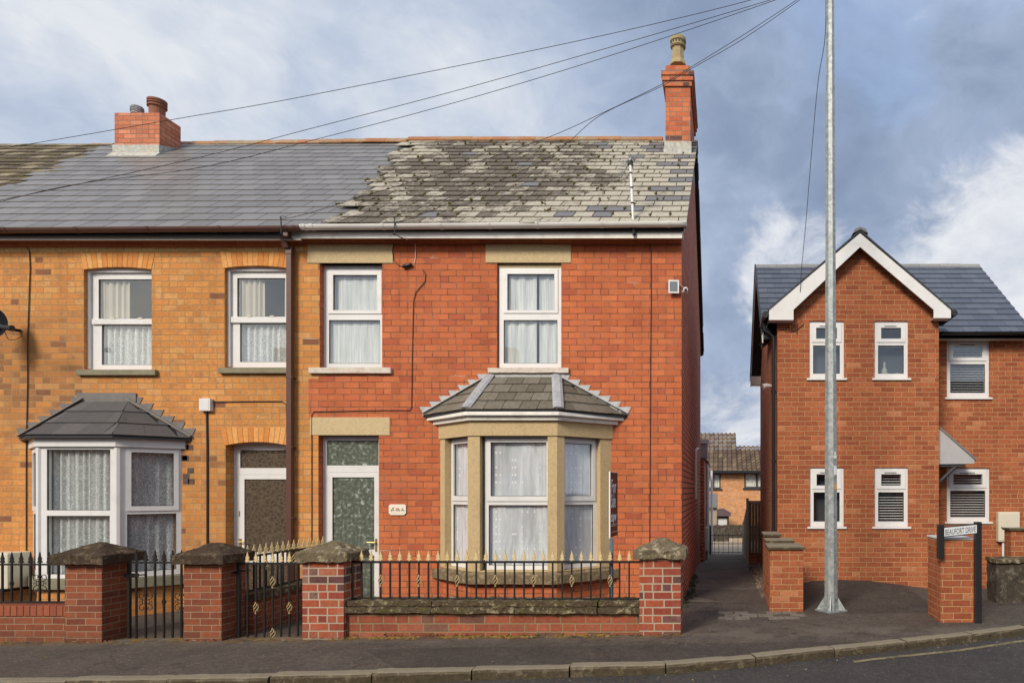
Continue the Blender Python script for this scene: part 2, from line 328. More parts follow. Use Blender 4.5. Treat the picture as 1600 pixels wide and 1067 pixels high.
def asphalt(name, a, b, moss=True, patch=True):
    m, g, out = new_mat(name)
    pos = g.n('ShaderNodeNewGeometry').outputs['Position']
    fine = g.noise(pos, 55, 6, .9); n = g.noise(pos, 1.6, 6, .65); n3 = g.noise(g.vm('ADD', pos, (9, 2, 0)), .55, 4, .6)
    c = g.mix(g.mr(n, .35, .65), a, b)
    c = g.vm('SCALE', c, sc=g.mr(fine, .40, .60, .60, 1.45))
    c = g.vm('SCALE', c, sc=g.mr(g.noise(pos, 17, 8, .85), .42, .58, .74, 1.28))
    v = g.n('ShaderNodeTexVoronoi', {'Vector': pos, 'Scale': 38.0})
    spk = g.mr(v.outputs[0], .16, .26, 1, 0)
    wn = g.n('ShaderNodeSeparateColor', {0: v.outputs[1]}).outputs[0]
    c = g.mix(g.m('MULTIPLY', spk, g.mr(wn, .86, .9, 0, .75)), c, (.30, .27, .22))
    if patch:
        sp_ = g.n('ShaderNodeSeparateXYZ', {0: g.vm('ADD', pos, g.vm('SCALE', g.noise(pos, 6, 4, .6, out=1), sc=.06))})
        # trench reinstatement along the kerb and a square patch by the alley, darker newer tarmac
        t1 = g.m('MULTIPLY', g.m('LESS_THAN', sp_.outputs[1], g.m('ADD', -2.50, g.m('MULTIPLY', sp_.outputs[0], .03))), g.m('GREATER_THAN', sp_.outputs[0], g.m('ADD', -4.0, g.m('MULTIPLY', g.m('ADD', sp_.outputs[1], 2.5), -.9))))
        t2 = g.m('MULTIPLY', g.m('GREATER_THAN', sp_.outputs[0], 1.15), g.m('MULTIPLY', g.m('LESS_THAN', sp_.outputs[0], 3.1), g.m('GREATER_THAN', sp_.outputs[1], -.75)))
        c = g.vm('SCALE', c, sc=g.m('SUBTRACT', 1.12, g.m('MULTIPLY', g.m('MAXIMUM', t1, t2), .32)))
        c = g.mix(g.mr(g.noise(g.vm('ADD', pos, (3, 7, 0)), 3.5, 7, .75), .56, .66, 0, .35, True), c, tuple(x * 1.7 for x in b))
        # hairline cracks
        vc = g.n('ShaderNodeTexVoronoi', {'Vector': g.vm('ADD', pos, g.vm('SCALE', g.noise(pos, 2.5, 5, .6, out=1), sc=.7)), 'Scale': .8}, feature='DISTANCE_TO_EDGE')
        c = g.mix(g.mr(vc.outputs[0], .003, .010, .7, 0), c, (.02, .018, .016))
    if moss:
        s = g.n('ShaderNodeSeparateXYZ', {0: pos})
        edge = g.m('ABSOLUTE', g.m('ADD', s.outputs[1], 2.02))
        mk = g.m('MULTIPLY', g.mr(edge, .02, .30, 1, 0, True), g.mr(g.noise(pos, 5, 6, .7), .42, .58, 0, .95, True))
        mk = g.m('MULTIPLY', mk, g.m('LESS_THAN', s.outputs[0], -.45))
        c = g.mix(mk, c, g.mix(g.mr(g.noise(pos, 20, 3), .4, .6), (.10, .085, .02), (.26, .12, .02)))
        c = g.mix(g.m('MULTIPLY', g.mr(edge, .12, .55, 1, 0, True), g.mr(g.noise(pos, 2, 4), .42, .56, 0, .4, True)), c, (.17, .145, .115))
    principled(g, out, c, .8, g.m('ADD', fine, n), .45, .01, .35)
    return m
M['pave'] = asphalt('pavement asphalt', (.058, .046, .038), (.082, .066, .053))
M['road'] = asphalt('road asphalt', (.042, .037, .035), (.056, .050, .046), moss=False, patch=False)
M['path'] = asphalt('alley asphalt', (.095, .078, .060), (.17, .14, .105), moss=False, patch=False)
M['earth'] = simple('bare earth', (.11, .085, .055), .95, .3, 4)
M['paving'] = simple('pale concrete paving', (.36, .28, .20), .9, .2, 5)
def gravel_m():
    m, g, out = new_mat('gravel')
    pos = g.n('ShaderNodeNewGeometry').outputs['Position']
    v = g.n('ShaderNodeTexVoronoi', {'Vector': pos, 'Scale': 30.0})
    c = g.ramp(g.n('ShaderNodeSeparateColor', {0: v.outputs[1]}).outputs[0], [(0, (.13, .085, .06)), (.5, (.22, .16, .12)), (1, (.34, .28, .23))])
    principled(g, out, c, .9, g.m('SUBTRACT', 1.0, v.outputs[0]), 1.0, .03, .2)
    return m
M['gravel'] = gravel_m()

def glass(name, tint=(.96, .975, .975), base=.10, rough=.0):
    m, g, out = new_mat(name)
    ge = g.n('ShaderNodeNewGeometry')
    co = g.m('ABSOLUTE', g.vm('DOT_PRODUCT', ge.outputs['Incoming'], ge.outputs['Normal']))
    fr = g.m('POWER', g.m('SUBTRACT', 1.0, co, clamp=True), 5.0)
    f = g.m('ADD', g.m('MULTIPLY', fr, .9), base, clamp=True)
    t = g.n('ShaderNodeBsdfTransparent', {0: tuple(tint) + (1,)}); gl = g.n('ShaderNodeBsdfGlossy', {0: (.95, .97, 1, 1), 'Roughness': rough})
    mx = g.n('ShaderNodeMixShader', {0: f, 1: t.outputs[0], 2: gl.outputs[0]})
    g.nt.links.new(mx.outputs[0], out.inputs[0]); return m
M['glass'] = glass('window glass', base=.15)
M['glass_dim'] = glass('darker window glass', (.66, .70, .72), .13)

def net(name, a, b, kind, op=(.55, .98)):
    """net curtain: cloth that lets some light through, its thread pattern woven in"""
    m, g, out = new_mat(name)
    uv = g.n('ShaderNodeUVMap').outputs[0]
    if kind == 'lace':
        wv = g.vm('ADD', uv, g.vm('SCALE', g.noise(uv, 7, 4, .6, out=1), sc=.25))
        v = g.n('ShaderNodeTexVoronoi', {'Vector': g.vm('MULTIPLY', wv, (1, .8, 1)), 'Scale': 24.0}, feature='DISTANCE_TO_EDGE').outputs[0]
        p = g.mr(v, .02, .14, 1, 0, True)
        p = g.m('MULTIPLY', p, g.mr(g.noise(uv, 4, 3), .4, .6, .55, 1))
    elif kind == 'dots':
        s = g.n('ShaderNodeSeparateXYZ', {0: uv})
        cu = g.m('DIVIDE', s.outputs[0], .115); cv = g.m('DIVIDE', s.outputs[1], .105)
        wn = g.n('ShaderNodeTexWhiteNoise', {'Vector': g.n('ShaderNodeCombineXYZ', {0: g.m('FLOOR', cu), 1: g.m('FLOOR', cv)}).outputs[0]}).outputs[0]
        sq = g.m('MULTIPLY', g.m('LESS_THAN', g.m('ABSOLUTE', g.m('SUBTRACT', g.m('FRACT', cu), .5)), .125), g.m('LESS_THAN', g.m('ABSOLUTE', g.m('SUBTRACT', g.m('FRACT', cv), .5)), .14))
        p = g.m('MULTIPLY', sq, g.m('GREATER_THAN', wn, .48))
        fold_shade = g.noise(g.vm('MULTIPLY', g.vm('ADD', uv, g.vm('SCALE', g.noise(uv, 1.3, 2, .5, out=1), sc=.3)), (1, .12, 1)), 9, 3)
        a = g.vm('SCALE', a, sc=g.mr(fold_shade, .35, .65, .78, 1.14))  # broad fold shading painted into the cloth colour
    else:
        p = g.mr(g.noise(g.vm('MULTIPLY', uv, (1, .05, 1)), 30, 3), .3, .7)
    c = g.mix(p, a, b)
    d = g.n('ShaderNodeBsdfDiffuse', {0: c}); tl = g.n('ShaderNodeBsdfTranslucent', {0: c})
    s1 = g.n('ShaderNodeMixShader', {0: .12, 1: d.outputs[0], 2: tl.outputs[0]})
    tr = g.n('ShaderNodeBsdfTransparent')
    mx = g.n('ShaderNodeMixShader', {0: g.mr(p, 0, 1, op[0], op[1]), 1: tr.outputs[0], 2: s1.outputs[0]})
    g.nt.links.new(mx.outputs[0], out.inputs[0]); return m
M['lace'] = net('white lace net', (.70, .73, .71), (.92, .93, .91), 'lace', (.72, .98))
M['lacecool'] = net('cool lace net', (.58, .60, .62), (.90, .91, .90), 'lace', (.66, .97))
M['lacewarm'] = net('warm lace net', (.42, .40, .33), (.85, .83, .74), 'lace', (.5, .97))
M['dots'] = net('grey net with small white squares', (.78, .80, .84), (1, 1, 1), 'dots', (.97, 1))
M['sheer'] = net('plain white sheer', (.62, .65, .62), (.88, .89, .87), 'sheer', (.85, 1))

def leafglass():
    m, g, out = new_mat('leaf patterned obscure glass')
    uv = g.n('ShaderNodeUVMap').outputs[0]
    wv = g.vm('ADD', uv, g.vm('SCALE', g.noise(uv, 9, 3, .5, out=1), sc=.06))
    v = g.n('ShaderNodeTexVoronoi', {'Vector': g.vm('MULTIPLY', wv, (1, 1, 0)), 'Scale': 17.0, 'Randomness': 1.0})
    cs = g.n('ShaderNodeSeparateColor', {0: v.outputs[1]})
    # each cell is a leaf with its own slant: a soft ramp across it
    an = g.m('MULTIPLY', cs.outputs[0], 6.283)
    loc = g.vm('SUBTRACT', g.vm('MULTIPLY', wv, (17, 17, 0)), g.vm('SCALE', v.outputs['Position'], sc=17.0))
    dv = g.n('ShaderNodeCombineXYZ', {0: g.m('COSINE', an), 1: g.m('SINE', an)}).outputs[0]
    sl = g.mr(g.vm('DOT_PRODUCT', loc, dv), -.55, .55, 0, 1)
    sl = g.m('MULTIPLY', g.m('POWER', sl, 1.9), g.mr(cs.outputs[1], 0, 1, .35, 1.1))
    c = g.ramp(sl, [(0, (.085, .098, .075)), (.35, (.13, .15, .118)), (.75, (.20, .225, .19)), (1, (.36, .39, .36))])
    principled(g, out, c, .22, sl, .35, .01, .5)
    return m
M['leafglass'] = leafglass()
def brownglass():
    m, g, out = new_mat('brown patterned obscure glass')
    uv = g.n('ShaderNodeUVMap').outputs[0]
    wv = g.vm('ADD', g.vm('MULTIPLY', uv, (1, 1, 0)), g.vm('SCALE', g.noise(uv, 10, 3, .5, out=1), sc=.12))
    v = g.n('ShaderNodeTexVoronoi', {'Vector': wv, 'Scale': 15.0}, feature='DISTANCE_TO_EDGE').outputs[0]
    c = g.ramp(v, [(0, (.13, .10, .07)), (.10, (.085, .062, .042)), (.3, (.062, .047, .032)), (.6, (.085, .068, .05))])
    principled(g, out, c, .2, v, .5, .01, .6)
    return m
M['brownglass'] = brownglass()

# ------------------------------------------------------------------ mesh builder
class MB:
    def __init__(s): s.v = []; s.f = []; s.c = []; s.col = None
    def add(s, vs, fs, c=None):
        b = len(s.v); s.v += [Vector(p) for p in vs]; s.f += [tuple(b + i for i in f) for f in fs]
        c = c or s.col or (random.random(), random.random(), 0.0)
        s.c += [c] * len(fs)
    def quad(s, a, b, c, d, cc=None): s.add([a, b, c, d], [(0, 1, 2, 3)], cc)
    def box(s, x0, x1, y0, y1, z0, z1, c=None):
        s.add([(x0, y0, z0), (x1, y0, z0), (x1, y1, z0), (x0, y1, z0), (x0, y0, z1), (x1, y0, z1), (x1, y1, z1), (x0, y1, z1)],
              [(0, 3, 2, 1), (4, 5, 6, 7), (0, 1, 5, 4), (1, 2, 6, 5), (2, 3, 7, 6), (3, 0, 4, 7)], c)
    def hexa(s, p, c=None):  # 8 points, bottom 4 then top 4
        s.add(p, [(0, 3, 2, 1), (4, 5, 6, 7), (0, 1, 5, 4), (1, 2, 6, 5), (2, 3, 7, 6), (3, 0, 4, 7)], c)
    def prism(s, poly, ext, c=None):
        n = len(poly); ext = Vector(ext); P = [Vector(p) for p in poly]
        s.add(P + [p + ext for p in P], [tuple(range(n))[::-1], tuple(range(n, 2 * n))] + [(i, (i + 1) % n, n + (i + 1) % n, n + i) for i in range(n)], c)
    def tube(s, pts, r, n=8, c=None, caps=True):
        P = [Vector(p) for p in pts]; rs = r if isinstance(r, (list, tuple)) else [r] * len(P)
        vs = []; prev = None
        for i, p in enumerate(P):
            d = (P[min(i + 1, len(P) - 1)] - P[max(i - 1, 0)])
            if d.length < 1e-9: d = Vector((0, 0, 1))
            d.normalize()
            a = prev if prev is not None else (Vector((0, 0, 1)) if abs(d.z) < .9 else Vector((1, 0, 0)))
            a = (a - d * a.dot(d)); a.normalize(); prev = a; b = d.cross(a)
            for k in range(n):
                t = 2 * math.pi * k / n; vs.append(p + (a * math.cos(t) + b * math.sin(t)) * rs[i])
        fs = []
        for i in range(len(P) - 1):
            for k in range(n):
                fs.append((i * n + k, i * n + (k + 1) % n, (i + 1) * n + (k + 1) % n, (i + 1) * n + k))
        if caps: fs += [tuple(range(n))[::-1], tuple((len(P) - 1) * n + k for k in range(n))]
        s.add(vs, fs, c)
    def lathe(s, cx, cy, prof, n=16, rot=0, c=None):
        vs = []; fs = []
        for (r, z) in prof:
            for k in range(n):
                t = 2 * math.pi * k / n + rot; vs.append((cx + r * math.cos(t), cy + r * math.sin(t), z))
        for i in range(len(prof) - 1):
            for k in range(n): fs.append((i * n + k, i * n + (k + 1) % n, (i + 1) * n + (k + 1) % n, (i + 1) * n + k))
        fs += [tuple(range(n))[::-1], tuple((len(prof) - 1) * n + k for k in range(n))]
        s.add(vs, fs, c)
    def mesh(s, name, L=Vector((0, 0, 0)), smooth=False):
        me = bpy.data.meshes.new(name)
        me.from_pydata([tuple(p - L) for p in s.v], [], s.f); me.update()
        uvl = me.uv_layers.new(name='UVMap')
        W = s.v; up = Vector((0, 0, 1))
        data = [0.0] * (2 * len(me.loops))
        for poly in me.polygons:
            n = poly.normal
            if abs(n.z) > .93: t = Vector((1, 0, 0)); b = Vector((0, 1, 0))
            else:
                t = up.cross(n); t.normalize(); b = n.cross(t)
                if abs(n.z) < .05: b = up
            if abs(n.x) > .9: t = Vector((0, 1, 0))
            for li in poly.loop_indices:
                p = W[me.loops[li].vertex_index]
                data[2 * li] = p.dot(t); data[2 * li + 1] = p.dot(b)
        uvl.data.foreach_set('uv', data)
        at = me.attributes.new('rnd', 'FLOAT_COLOR', 'FACE')
        fl = []
        for c in s.c: fl += [c[0], c[1], c[2], 1.0]
        at.data.foreach_set('color', fl)
        if smooth: me.polygons.foreach_set('use_smooth', [True] * len(me.polygons))
        return me

def setp(o, label=None, cat=None, group=None, kind=None):
    if label: o['label'] = label
    if cat: o['category'] = cat
    if group: o['group'] = group
    if kind: o['kind'] = kind

class Thing:
    def __init__(s, name, label, cat, loc=(0, 0, 0), group=None):
        s.o = bpy.data.objects.new(name, None); col.objects.link(s.o); s.L = Vector(loc)
        s.o.location = s.L; s.o.empty_display_size = .1; setp(s.o, label, cat, group)
    def part(s, name, mb, mat, parent=None, label=None, smooth=False, bevel=0, kind=None):
        me = mb.mesh(name, s.L, smooth) if isinstance(mb, MB) else mb
        if mat and not len(me.materials): me.materials.append(M[mat])
        o = bpy.data.objects.new(name, me); col.objects.link(o); o.parent = parent or s.o
        if label: o['label'] = label
        if kind: o['kind'] = kind
        if bevel:
            bv = o.modifiers.new('bevel', 'BEVEL'); bv.width = bevel; bv.segments = 2; bv.limit_method = 'ANGLE'
        return o
    def put(s, name, me, pos, parent=None, rot=None):
        o = bpy.data.objects.new(name, me); col.objects.link(o); o.parent = parent or s.o; o.location = Vector(pos) - s.L
        if rot: o.rotation_euler = rot
        return o

def single(name, mb, mat, label=None, cat=None, group=None, kind=None, smooth=False, bevel=0, loc=None):
    L = Vector(loc) if loc is not None else Vector((0, 0, 0))
    if loc is None and kind is None and mb.v:
        L = Vector((sum(p.x for p in mb.v) / len(mb.v), sum(p.y for p in mb.v) / len(mb.v), min(p.z for p in mb.v)))
    me = mb.mesh(name, L, smooth); me.materials.append(M[mat])
    o = bpy.data.objects.new(name, me); col.objects.link(o); o.location = L; setp(o, label, cat, group, kind)
    if bevel:
        bv = o.modifiers.new('bevel', 'BEVEL'); bv.width = bevel; bv.segments = 2; bv.limit_method = 'ANGLE'
    return o

class Fr:   # local frame on a wall: u along it, v up, d outwards
    def __init__(s, O, u): s.O = Vector(O); s.u = Vector(u).normalized(); s.n = Vector((s.u.y, -s.u.x, 0))
    def p(s, u, v, d=0): return s.O + s.u * u + Vector((0, 0, v)) + s.n * d
def fbox(mb, F, u0, u1, v0, v1, d0, d1, c=None):   # d1 > d0 (outer)
    mb.hexa([F.p(u0, v0, d1), F.p(u1, v0, d1), F.p(u1, v0, d0), F.p(u0, v0, d0), F.p(u0, v1, d1), F.p(u1, v1, d1), F.p(u1, v1, d0), F.p(u0, v1, d0)], c)
def plate(mb, F, U0, U1, V0, V1, holes, d0, d1):
    us = sorted(set([U0, U1] + [h[0] for h in holes] + [h[1] for h in holes])); vs = sorted(set([V0, V1] + [h[2] for h in holes] + [h[3] for h in holes]))
    us = [u for u in us if U0 <= u <= U1]; vs = [v for v in vs if V0 <= v <= V1]
    nu, nv = len(us) - 1, len(vs) - 1
    def solid(i, j):
        if i < 0 or j < 0 or i >= nu or j >= nv: return False
        cu = (us[i] + us[i + 1]) / 2; cv = (vs[j] + vs[j + 1]) / 2
        return not any(h[0] < cu < h[1] and h[2] < cv < h[3] for h in holes)
    for i in range(nu):
        for j in range(nv):
            if not solid(i, j): continue
            a, b, c, d = us[i], us[i + 1], vs[j], vs[j + 1]
            mb.quad(F.p(a, c, d1), F.p(b, c, d1), F.p(b, d, d1), F.p(a, d, d1))
            mb.quad(F.p(b, c, d0), F.p(a, c, d0), F.p(a, d, d0), F.p(b, d, d0))
            if not solid(i - 1, j): mb.quad(F.p(a, c, d0), F.p(a, c, d1), F.p(a, d, d1), F.p(a, d, d0))
            if not solid(i + 1, j): mb.quad(F.p(b, c, d1), F.p(b, c, d0), F.p(b, d, d0), F.p(b, d, d1))
            if not solid(i, j - 1): mb.quad(F.p(a, c, d0), F.p(b, c, d0), F.p(b, c, d1), F.p(a, c, d1))
            if not solid(i, j + 1): mb.quad(F.p(a, d, d1), F.p(b, d, d1), F.p(b, d, d0), F.p(a, d, d0))
def FF(Y): return Fr((0, Y, 0), (1, 0, 0))       # front-facing frame, u = world x, v = world z

def curtain(mb, F, u0, u1, v0, v1, d, amp=.018, wl=.09, flare=0):
    n = max(8, int((u1 - u0) / wl * 8)); ph = random.random() * 6
    vs = []; fs = []
    for j, v in enumerate((v0, (v0 + v1) / 2, v1)):
        for i in range(n + 1):
            u = u0 + (u1 - u0) * i / n
            x = u / wl * 2 * math.pi + .9 * math.sin(u * 9 + ph)
            vs.append(F.p(u, v, d + amp * math.sin(x + j * .1) + amp * .4 * math.sin(2.3 * x)))
    for j in range(2):
        for i in range(n): fs.append((j * (n + 1) + i, j * (n + 1) + i + 1, (j + 1) * (n + 1) + i + 1, (j + 1) * (n + 1) + i))
    mb.add(vs, fs)
    return mb

def slates(mb, E0, E1, R0, R1, rows, wid, th=.012, pred=None, colf=None, jit=0.0, gap=.006, lap=.35, seed=1, joints=None):
    rg = random.Random(seed)
    E0, E1, R0, R1 = map(Vector, (E0, E1, R0, R1))
    e = (E1 - E0).normalized()
    n = e.cross((R0 + R1) / 2 - (E0 + E1) / 2).normalized()
    if n.z < 0: n = -n
    def sb(t): return (E0.lerp(R0, t) - E0).dot(e), (E1.lerp(R1, t) - E0).dot(e)
    def line(t):
        A = E0.lerp(R0, t); return A - e * (A - E0).dot(e)
    for r in range(rows):
        t0 = r / rows; t1 = min(1.0, (r + 1 + lap) / rows)
        l0, r0 = sb(t0); l1, r1 = sb(t1)
        lo, hi = min(l0, l1), max(r0, r1)
        k = math.floor(lo / wid) - 1; o = .5 * wid * (r % 2) + (rg.random() - .5) * wid * .08
        while k * wid + o < hi:
            a = k * wid + o + gap / 2; b = (k + 1) * wid + o - gap / 2; k += 1
            a0, b0, a1, b1 = max(a, l0), min(b, r0), max(a, l1), min(b, r1)
            if b0 - a0 < .01 and b1 - a1 < .01: continue
            b0 = max(b0, a0); b1 = max(b1, a1)
            c = line(t0) + e * ((a0 + b0) / 2)
            if pred and not pred(c, r): continue
            if joints is not None and a0 > l0 + .01: joints.append(line(t0 + .25 / rows) + e * (a0 - gap / 2) + n * th * 2.7)
            if joints is not None and rg.random() < .25: joints.append(line(t0) + e * (a0 + rg.random() * wid) + n * th * 3.0)
            j = (rg.random() - .5) * jit; j2 = (rg.random() - .5) * jit
            dn = (line(0) - line(1)).normalized()
            lift = th * (1.9 + rg.random() * jit * 8); A0 = line(t0)
            p = [A0 + e * a0 + dn * j + n * (lift - th), A0 + e * b0 + dn * (j + j2 * .5) + n * (lift - th), line(t1) + e * b1 + n * 0.0, line(t1) + e * a1 + n * 0.0]
            q = [p[0] + n * th, p[1] + n * th, p[2] + n * .002, p[3] + n * .002]
            cc = colf(c, r, rg) if colf else (rg.random(), rg.random(), 0)
            mb.hexa(p + q, cc)

def noisy_box(mb, x0, x1, y0, y1, z0, z1, step=.05, amp=.008, seed=0, taper=0.0, peak=0.0, ridge_flat=.12):
    """weathered stone: subdivided block with noise, optional pyramidal top"""
    def lerp(a, b, t): return a + (b - a) * t
    nx = max(2, int((x1 - x0) / step)); ny = max(2, int((y1 - y0) / step)); nz = max(1, int((z1 - z0) / step))
    off = Vector((seed * 3.1, seed * 1.7, seed))
    def disp(p, a=1.0):
        return p + noise.noise_vector((p + off) * 9) * amp * a + noise.noise_vector((p + off) * 28) * amp * .6 * a
    def grid(fn, n, m):
        vs = [disp(Vector(fn(i / n, j / m))) for j in range(m + 1) for i in range(n + 1)]
        fs = [(j * (n + 1) + i, j * (n + 1) + i + 1, (j + 1) * (n + 1) + i + 1, (j + 1) * (n + 1) + i) for j in range(m) for i in range(n)]
        mb.add(vs, fs)
    def top(a, b):
        k = min(1, (1 - max(abs(2 * a - 1), abs(2 * b - 1))) / (1 - ridge_flat))
        return (lerp(x0, x1, a), lerp(y0, y1, b), z1 + peak * k)
    grid(top, nx * 2 if peak else nx, ny * 2 if peak else ny)
    grid(lambda a, b: (lerp(x0, x1, a), y0, lerp(z0, z1, b)), nx * 2 if peak else nx, nz)
    grid(lambda a, b: (lerp(x1, x0, a), y1, lerp(z0, z1, b)), nx * 2 if peak else nx, nz)
    grid(lambda a, b: (x1, lerp(y0, y1, a), lerp(z0, z1, b)), ny * 2 if peak else ny, nz)
    grid(lambda a, b: (x0, lerp(y1, y0, a), lerp(z0, z1, b)), ny * 2 if peak else ny, nz)
    grid(lambda a, b: (lerp(x1, x0, a), lerp(y0, y1, b), z0), nx, ny)

def text(T, name, s, F, u, v, d, size, mat, parent=None, sx=1.0, align='LEFT', ext=.002, extra_off=0.0):
    cu = bpy.data.curves.new(name, 'FONT'); cu.body = s; cu.size = size; cu.extrude = ext; cu.align_x = align; cu.offset = extra_off; cu.resolution_u = 3
    to = bpy.data.objects.new('tmp', cu); col.objects.link(to)
    dg = bpy.context.evaluated_depsgraph_get(); dg.update()
    me = bpy.data.meshes.new_from_object(to.evaluated_get(dg)); col.objects.unlink(to); bpy.data.objects.remove(to)
    for p in me.vertices:
        q = F.p(u + p.co.x * sx, v + p.co.y, d + p.co.z) - T.L
        p.co = q
    me.materials.clear(); me.materials.append(M[mat])
    return T.part(name, me, None, parent)

# ------------------------------------------------------------------ ground levels
def gz(x): return .03 + .012 * max(-20, min(x, 0)) + .004 * max(0, min(x, 10))
def pz(y): return gz(0) - .02 * max(0, min(y, 6)) - .065 * max(0, min(y, 15) - 6) - .022 * max(0, min(y, 24) - 15)
KL = [(-30, -3.85), (-20, -3.8), (-6.8, -3.70), (-4.43, -3.62), (-2.06, -3.44), (-.6, -3.34), (.67, -2.97), (1.57, -2.55), (2.62, -2.17), (3.48, -1.74), (4.1, -1.52), (5, -1.36), (7, -1.25), (14, -1.2)]
def ky(x):
    for (a, b), (c, d) in zip(KL, KL[1:]):
        if a <= x <= c:
            t = (x - a) / (c - a); return b + (d - b) * t - .13
    return KL[-1][1] - .13

# ------------------------------------------------------------------ ground, road, pavement, kerb
def hfun(x, y):
    if y < 1.0: return -.40
    h = -.40 + (pz(y) - .12 + .40) * min(1, (y - 1) / 3)
    if y > 24: h = pz(24) - .12 - .12 * (min(y, 40) - 24)
    return h
mb = MB()
xs = [-400, -150, -60, -30, -15, -8, -4, -1, 1, 4, 8, 15, 30, 60, 150, 400]; ys = [-300, -100, -40, 0, 1, 2, 3, 4, 6, 8, 12, 15, 20, 24, 30, 40, 60, 120, 400]
vs = [(x, y, hfun(x, y)) for y in ys for x in xs]; n = len(xs)
mb.add(vs, [(j * n + i, j * n + i + 1, (j + 1) * n + i + 1, (j + 1) * n + i) for j in range(len(ys) - 1) for i in range(n - 1)])
single('ground', mb, 'earth', kind='structure')
mb = MB()
rx = [-300, -60, -25, -12, -8, -5, -2, 0, 2, 4, 8, 14, 30, 80, 300]; ry = [-14, -12, -10, -8, -6, -5, -4, -3, -2, -1, .5]
n = len(rx)
mb.add([(x, y, gz(x) - .088) for y in ry for x in rx], [(j * n + i, j * n + i + 1, (j + 1) * n + i + 1, (j + 1) * n + i) for j in range(len(ry) - 1) for i in range(n - 1)])
single('road', mb, 'road', kind='structure')
# pavement: from the kerb back to under the houses
mb = MB()
xs = [-30 + i * .5 for i in range(88)]
nrow = 14
def pav(x, t):
    y0 = ky(x) + .12; y = y0 + (1.5 - y0) * t
    b = .012 * noise.noise(Vector((x * 1.1, y * 1.3, 4.0))) if .05 < t else 0
    if x > .7: b += .16 * max(0, 1 - ((x - 2.05) / 1.25) ** 2) * max(0, min(1, (y + .6) / 1.9)) ** 1.3    # patched tarmac heaped against the house wall
    return (x, y, gz(x) + b)
vs = [pav(x, j / nrow) for j in range(nrow + 1) for x in xs]; n = len(xs)
mb.add(vs, [(j * n + i, j * n + i + 1, (j + 1) * n + i + 1, (j + 1) * n + i) for j in range(nrow) for i in range(n - 1)])
single('pavement', mb, 'pave', kind='structure', smooth=True)
# kerb stones, laid one after another along the edge
mb = MB()
pts = []
acc = 0; prev = None
for i in range(0, 4400):
    x = -30 + i * .01
    p = Vector((x, ky(x), 0))
    if prev is not None: acc += (p - prev).length
    if prev is None or acc >= .92: pts.append(p); acc = 0
    prev = p
rg = random.Random(3)
for a, b in zip(pts, pts[1:]):
    u = (b - a).normalized(); nn = Vector((-u.y, u.x, 0)); a2 = a + u * .008; b2 = b - u * .008
    top = gz((a.x + b.x) / 2) + .006 + rg.uniform(-.005, .005)
    off = rg.uniform(-.008, .008)
    if a.x > 3.9: top -= .07
    prof = [(0.0 + off, -.30), (0 + off, -.028), (.012 + off, -.006), (.03 + off, .002), (.15 + off, .002), (.15 + off, -.30)]
    ns = 8
    for s in range(ns):
        A = a2.lerp(b2, s / ns); B = a2.lerp(b2, (s + 1) / ns)
        def P(Q, w, z):
            q = Q + nn * w + Vector((0, 0, top + z)); return q + noise.noise_vector(q * 9) * .006 + noise.noise_vector(q * 31) * .003
        for (w0, z0), (w1, z1) in zip(prof, prof[1:]):
            mb.quad(P(A, w0, z0), P(B, w0, z0), P(B, w1, z1), P(A, w1, z1))
        if s == 0: mb.add([P(A, *q) for q in prof], [tuple(range(6))])
        if s == ns - 1: mb.add([P(B, *q) for q in prof], [tuple(range(6))[::-1]])
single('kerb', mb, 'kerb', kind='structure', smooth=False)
# yellow line along the gutter on the right
M['yellow'] = simple('worn yellow line', (.20, .165, .09), .8, .4, 14, dirt=1.0, dirtc=(.050, .044, .040), dscale=3.1)
mb = MB()
for i in range(60):
    x0 = 1.35 + i * .04; x1 = x0 + .04
    q = [(x0, ky(x0) - .30), (x1, ky(x1) - .30), (x1, ky(x1) - .22), (x0, ky(x0) - .22)]
    mb.quad(*[(a, b, gz(a) - .0835) for a, b in q])
single('road_marking', mb, 'yellow', kind='structure')
# alley path, patio, gravel strip
mb = MB()
N_ = 60
vs = []
for j in range(N_ + 1):
    y = .2 + (16.0 - .2) * j / N_
    for x in (-.75, -.3, .2, .60 if y < 6.8 else .72):
        vs.append((x, y, pz(y) + .008 * noise.noise(Vector((x * 2, y * 1.5, 0))) + (.006 if y < 1.6 else 0)))
mb.add(vs, [(j * 4 + i, j * 4 + i + 1, (j + 1) * 4 + i + 1, (j + 1) * 4 + i) for j in range(N_) for i in range(3)])
single('alley_path', mb, 'path', kind='structure', smooth=True)
mb = MB(); mb.quad((-2.2, 15.6, pz(15.6)), (3, 15.6, pz(15.6)), (3, 24, pz(24)), (-2.2, 24, pz(24)))
single('patio', mb, 'paving', kind='structure')
mb = MB()
vs = []; 
for j in range(41):
    y = .4 + 6.4 * j / 40
    for i in range(7):
        x = .58 + .37 * i / 6
        vs.append((x, y, pz(y) - .01 + .05 * (i / 6) ** .7 * min(1, y / 2) + .012 * noise.noise(Vector((x * 25, y * 25, 0)))))
mb.add(vs, [(j * 7 + i, j * 7 + i + 1, (j + 1) * 7 + i + 1, (j + 1) * 7 + i) for j in range(40) for i in range(6)])
rg = random.Random(5)
for i in range(700):
    y = .5 + rg.random() ** 1.3 * 6; x = .60 + rg.random() * .33; r = rg.uniform(.012, .03); z = pz(y) + .03
    mb.lathe(x, y, [(r * .5, z - r * .5), (r, z), (r * .5, z + r * .5)], 5, rg.random() * 3)
single('gravel_strip', mb, 'gravel', 'strip of brown gravel along the flank of the gabled house', 'gravel', kind='stuff')
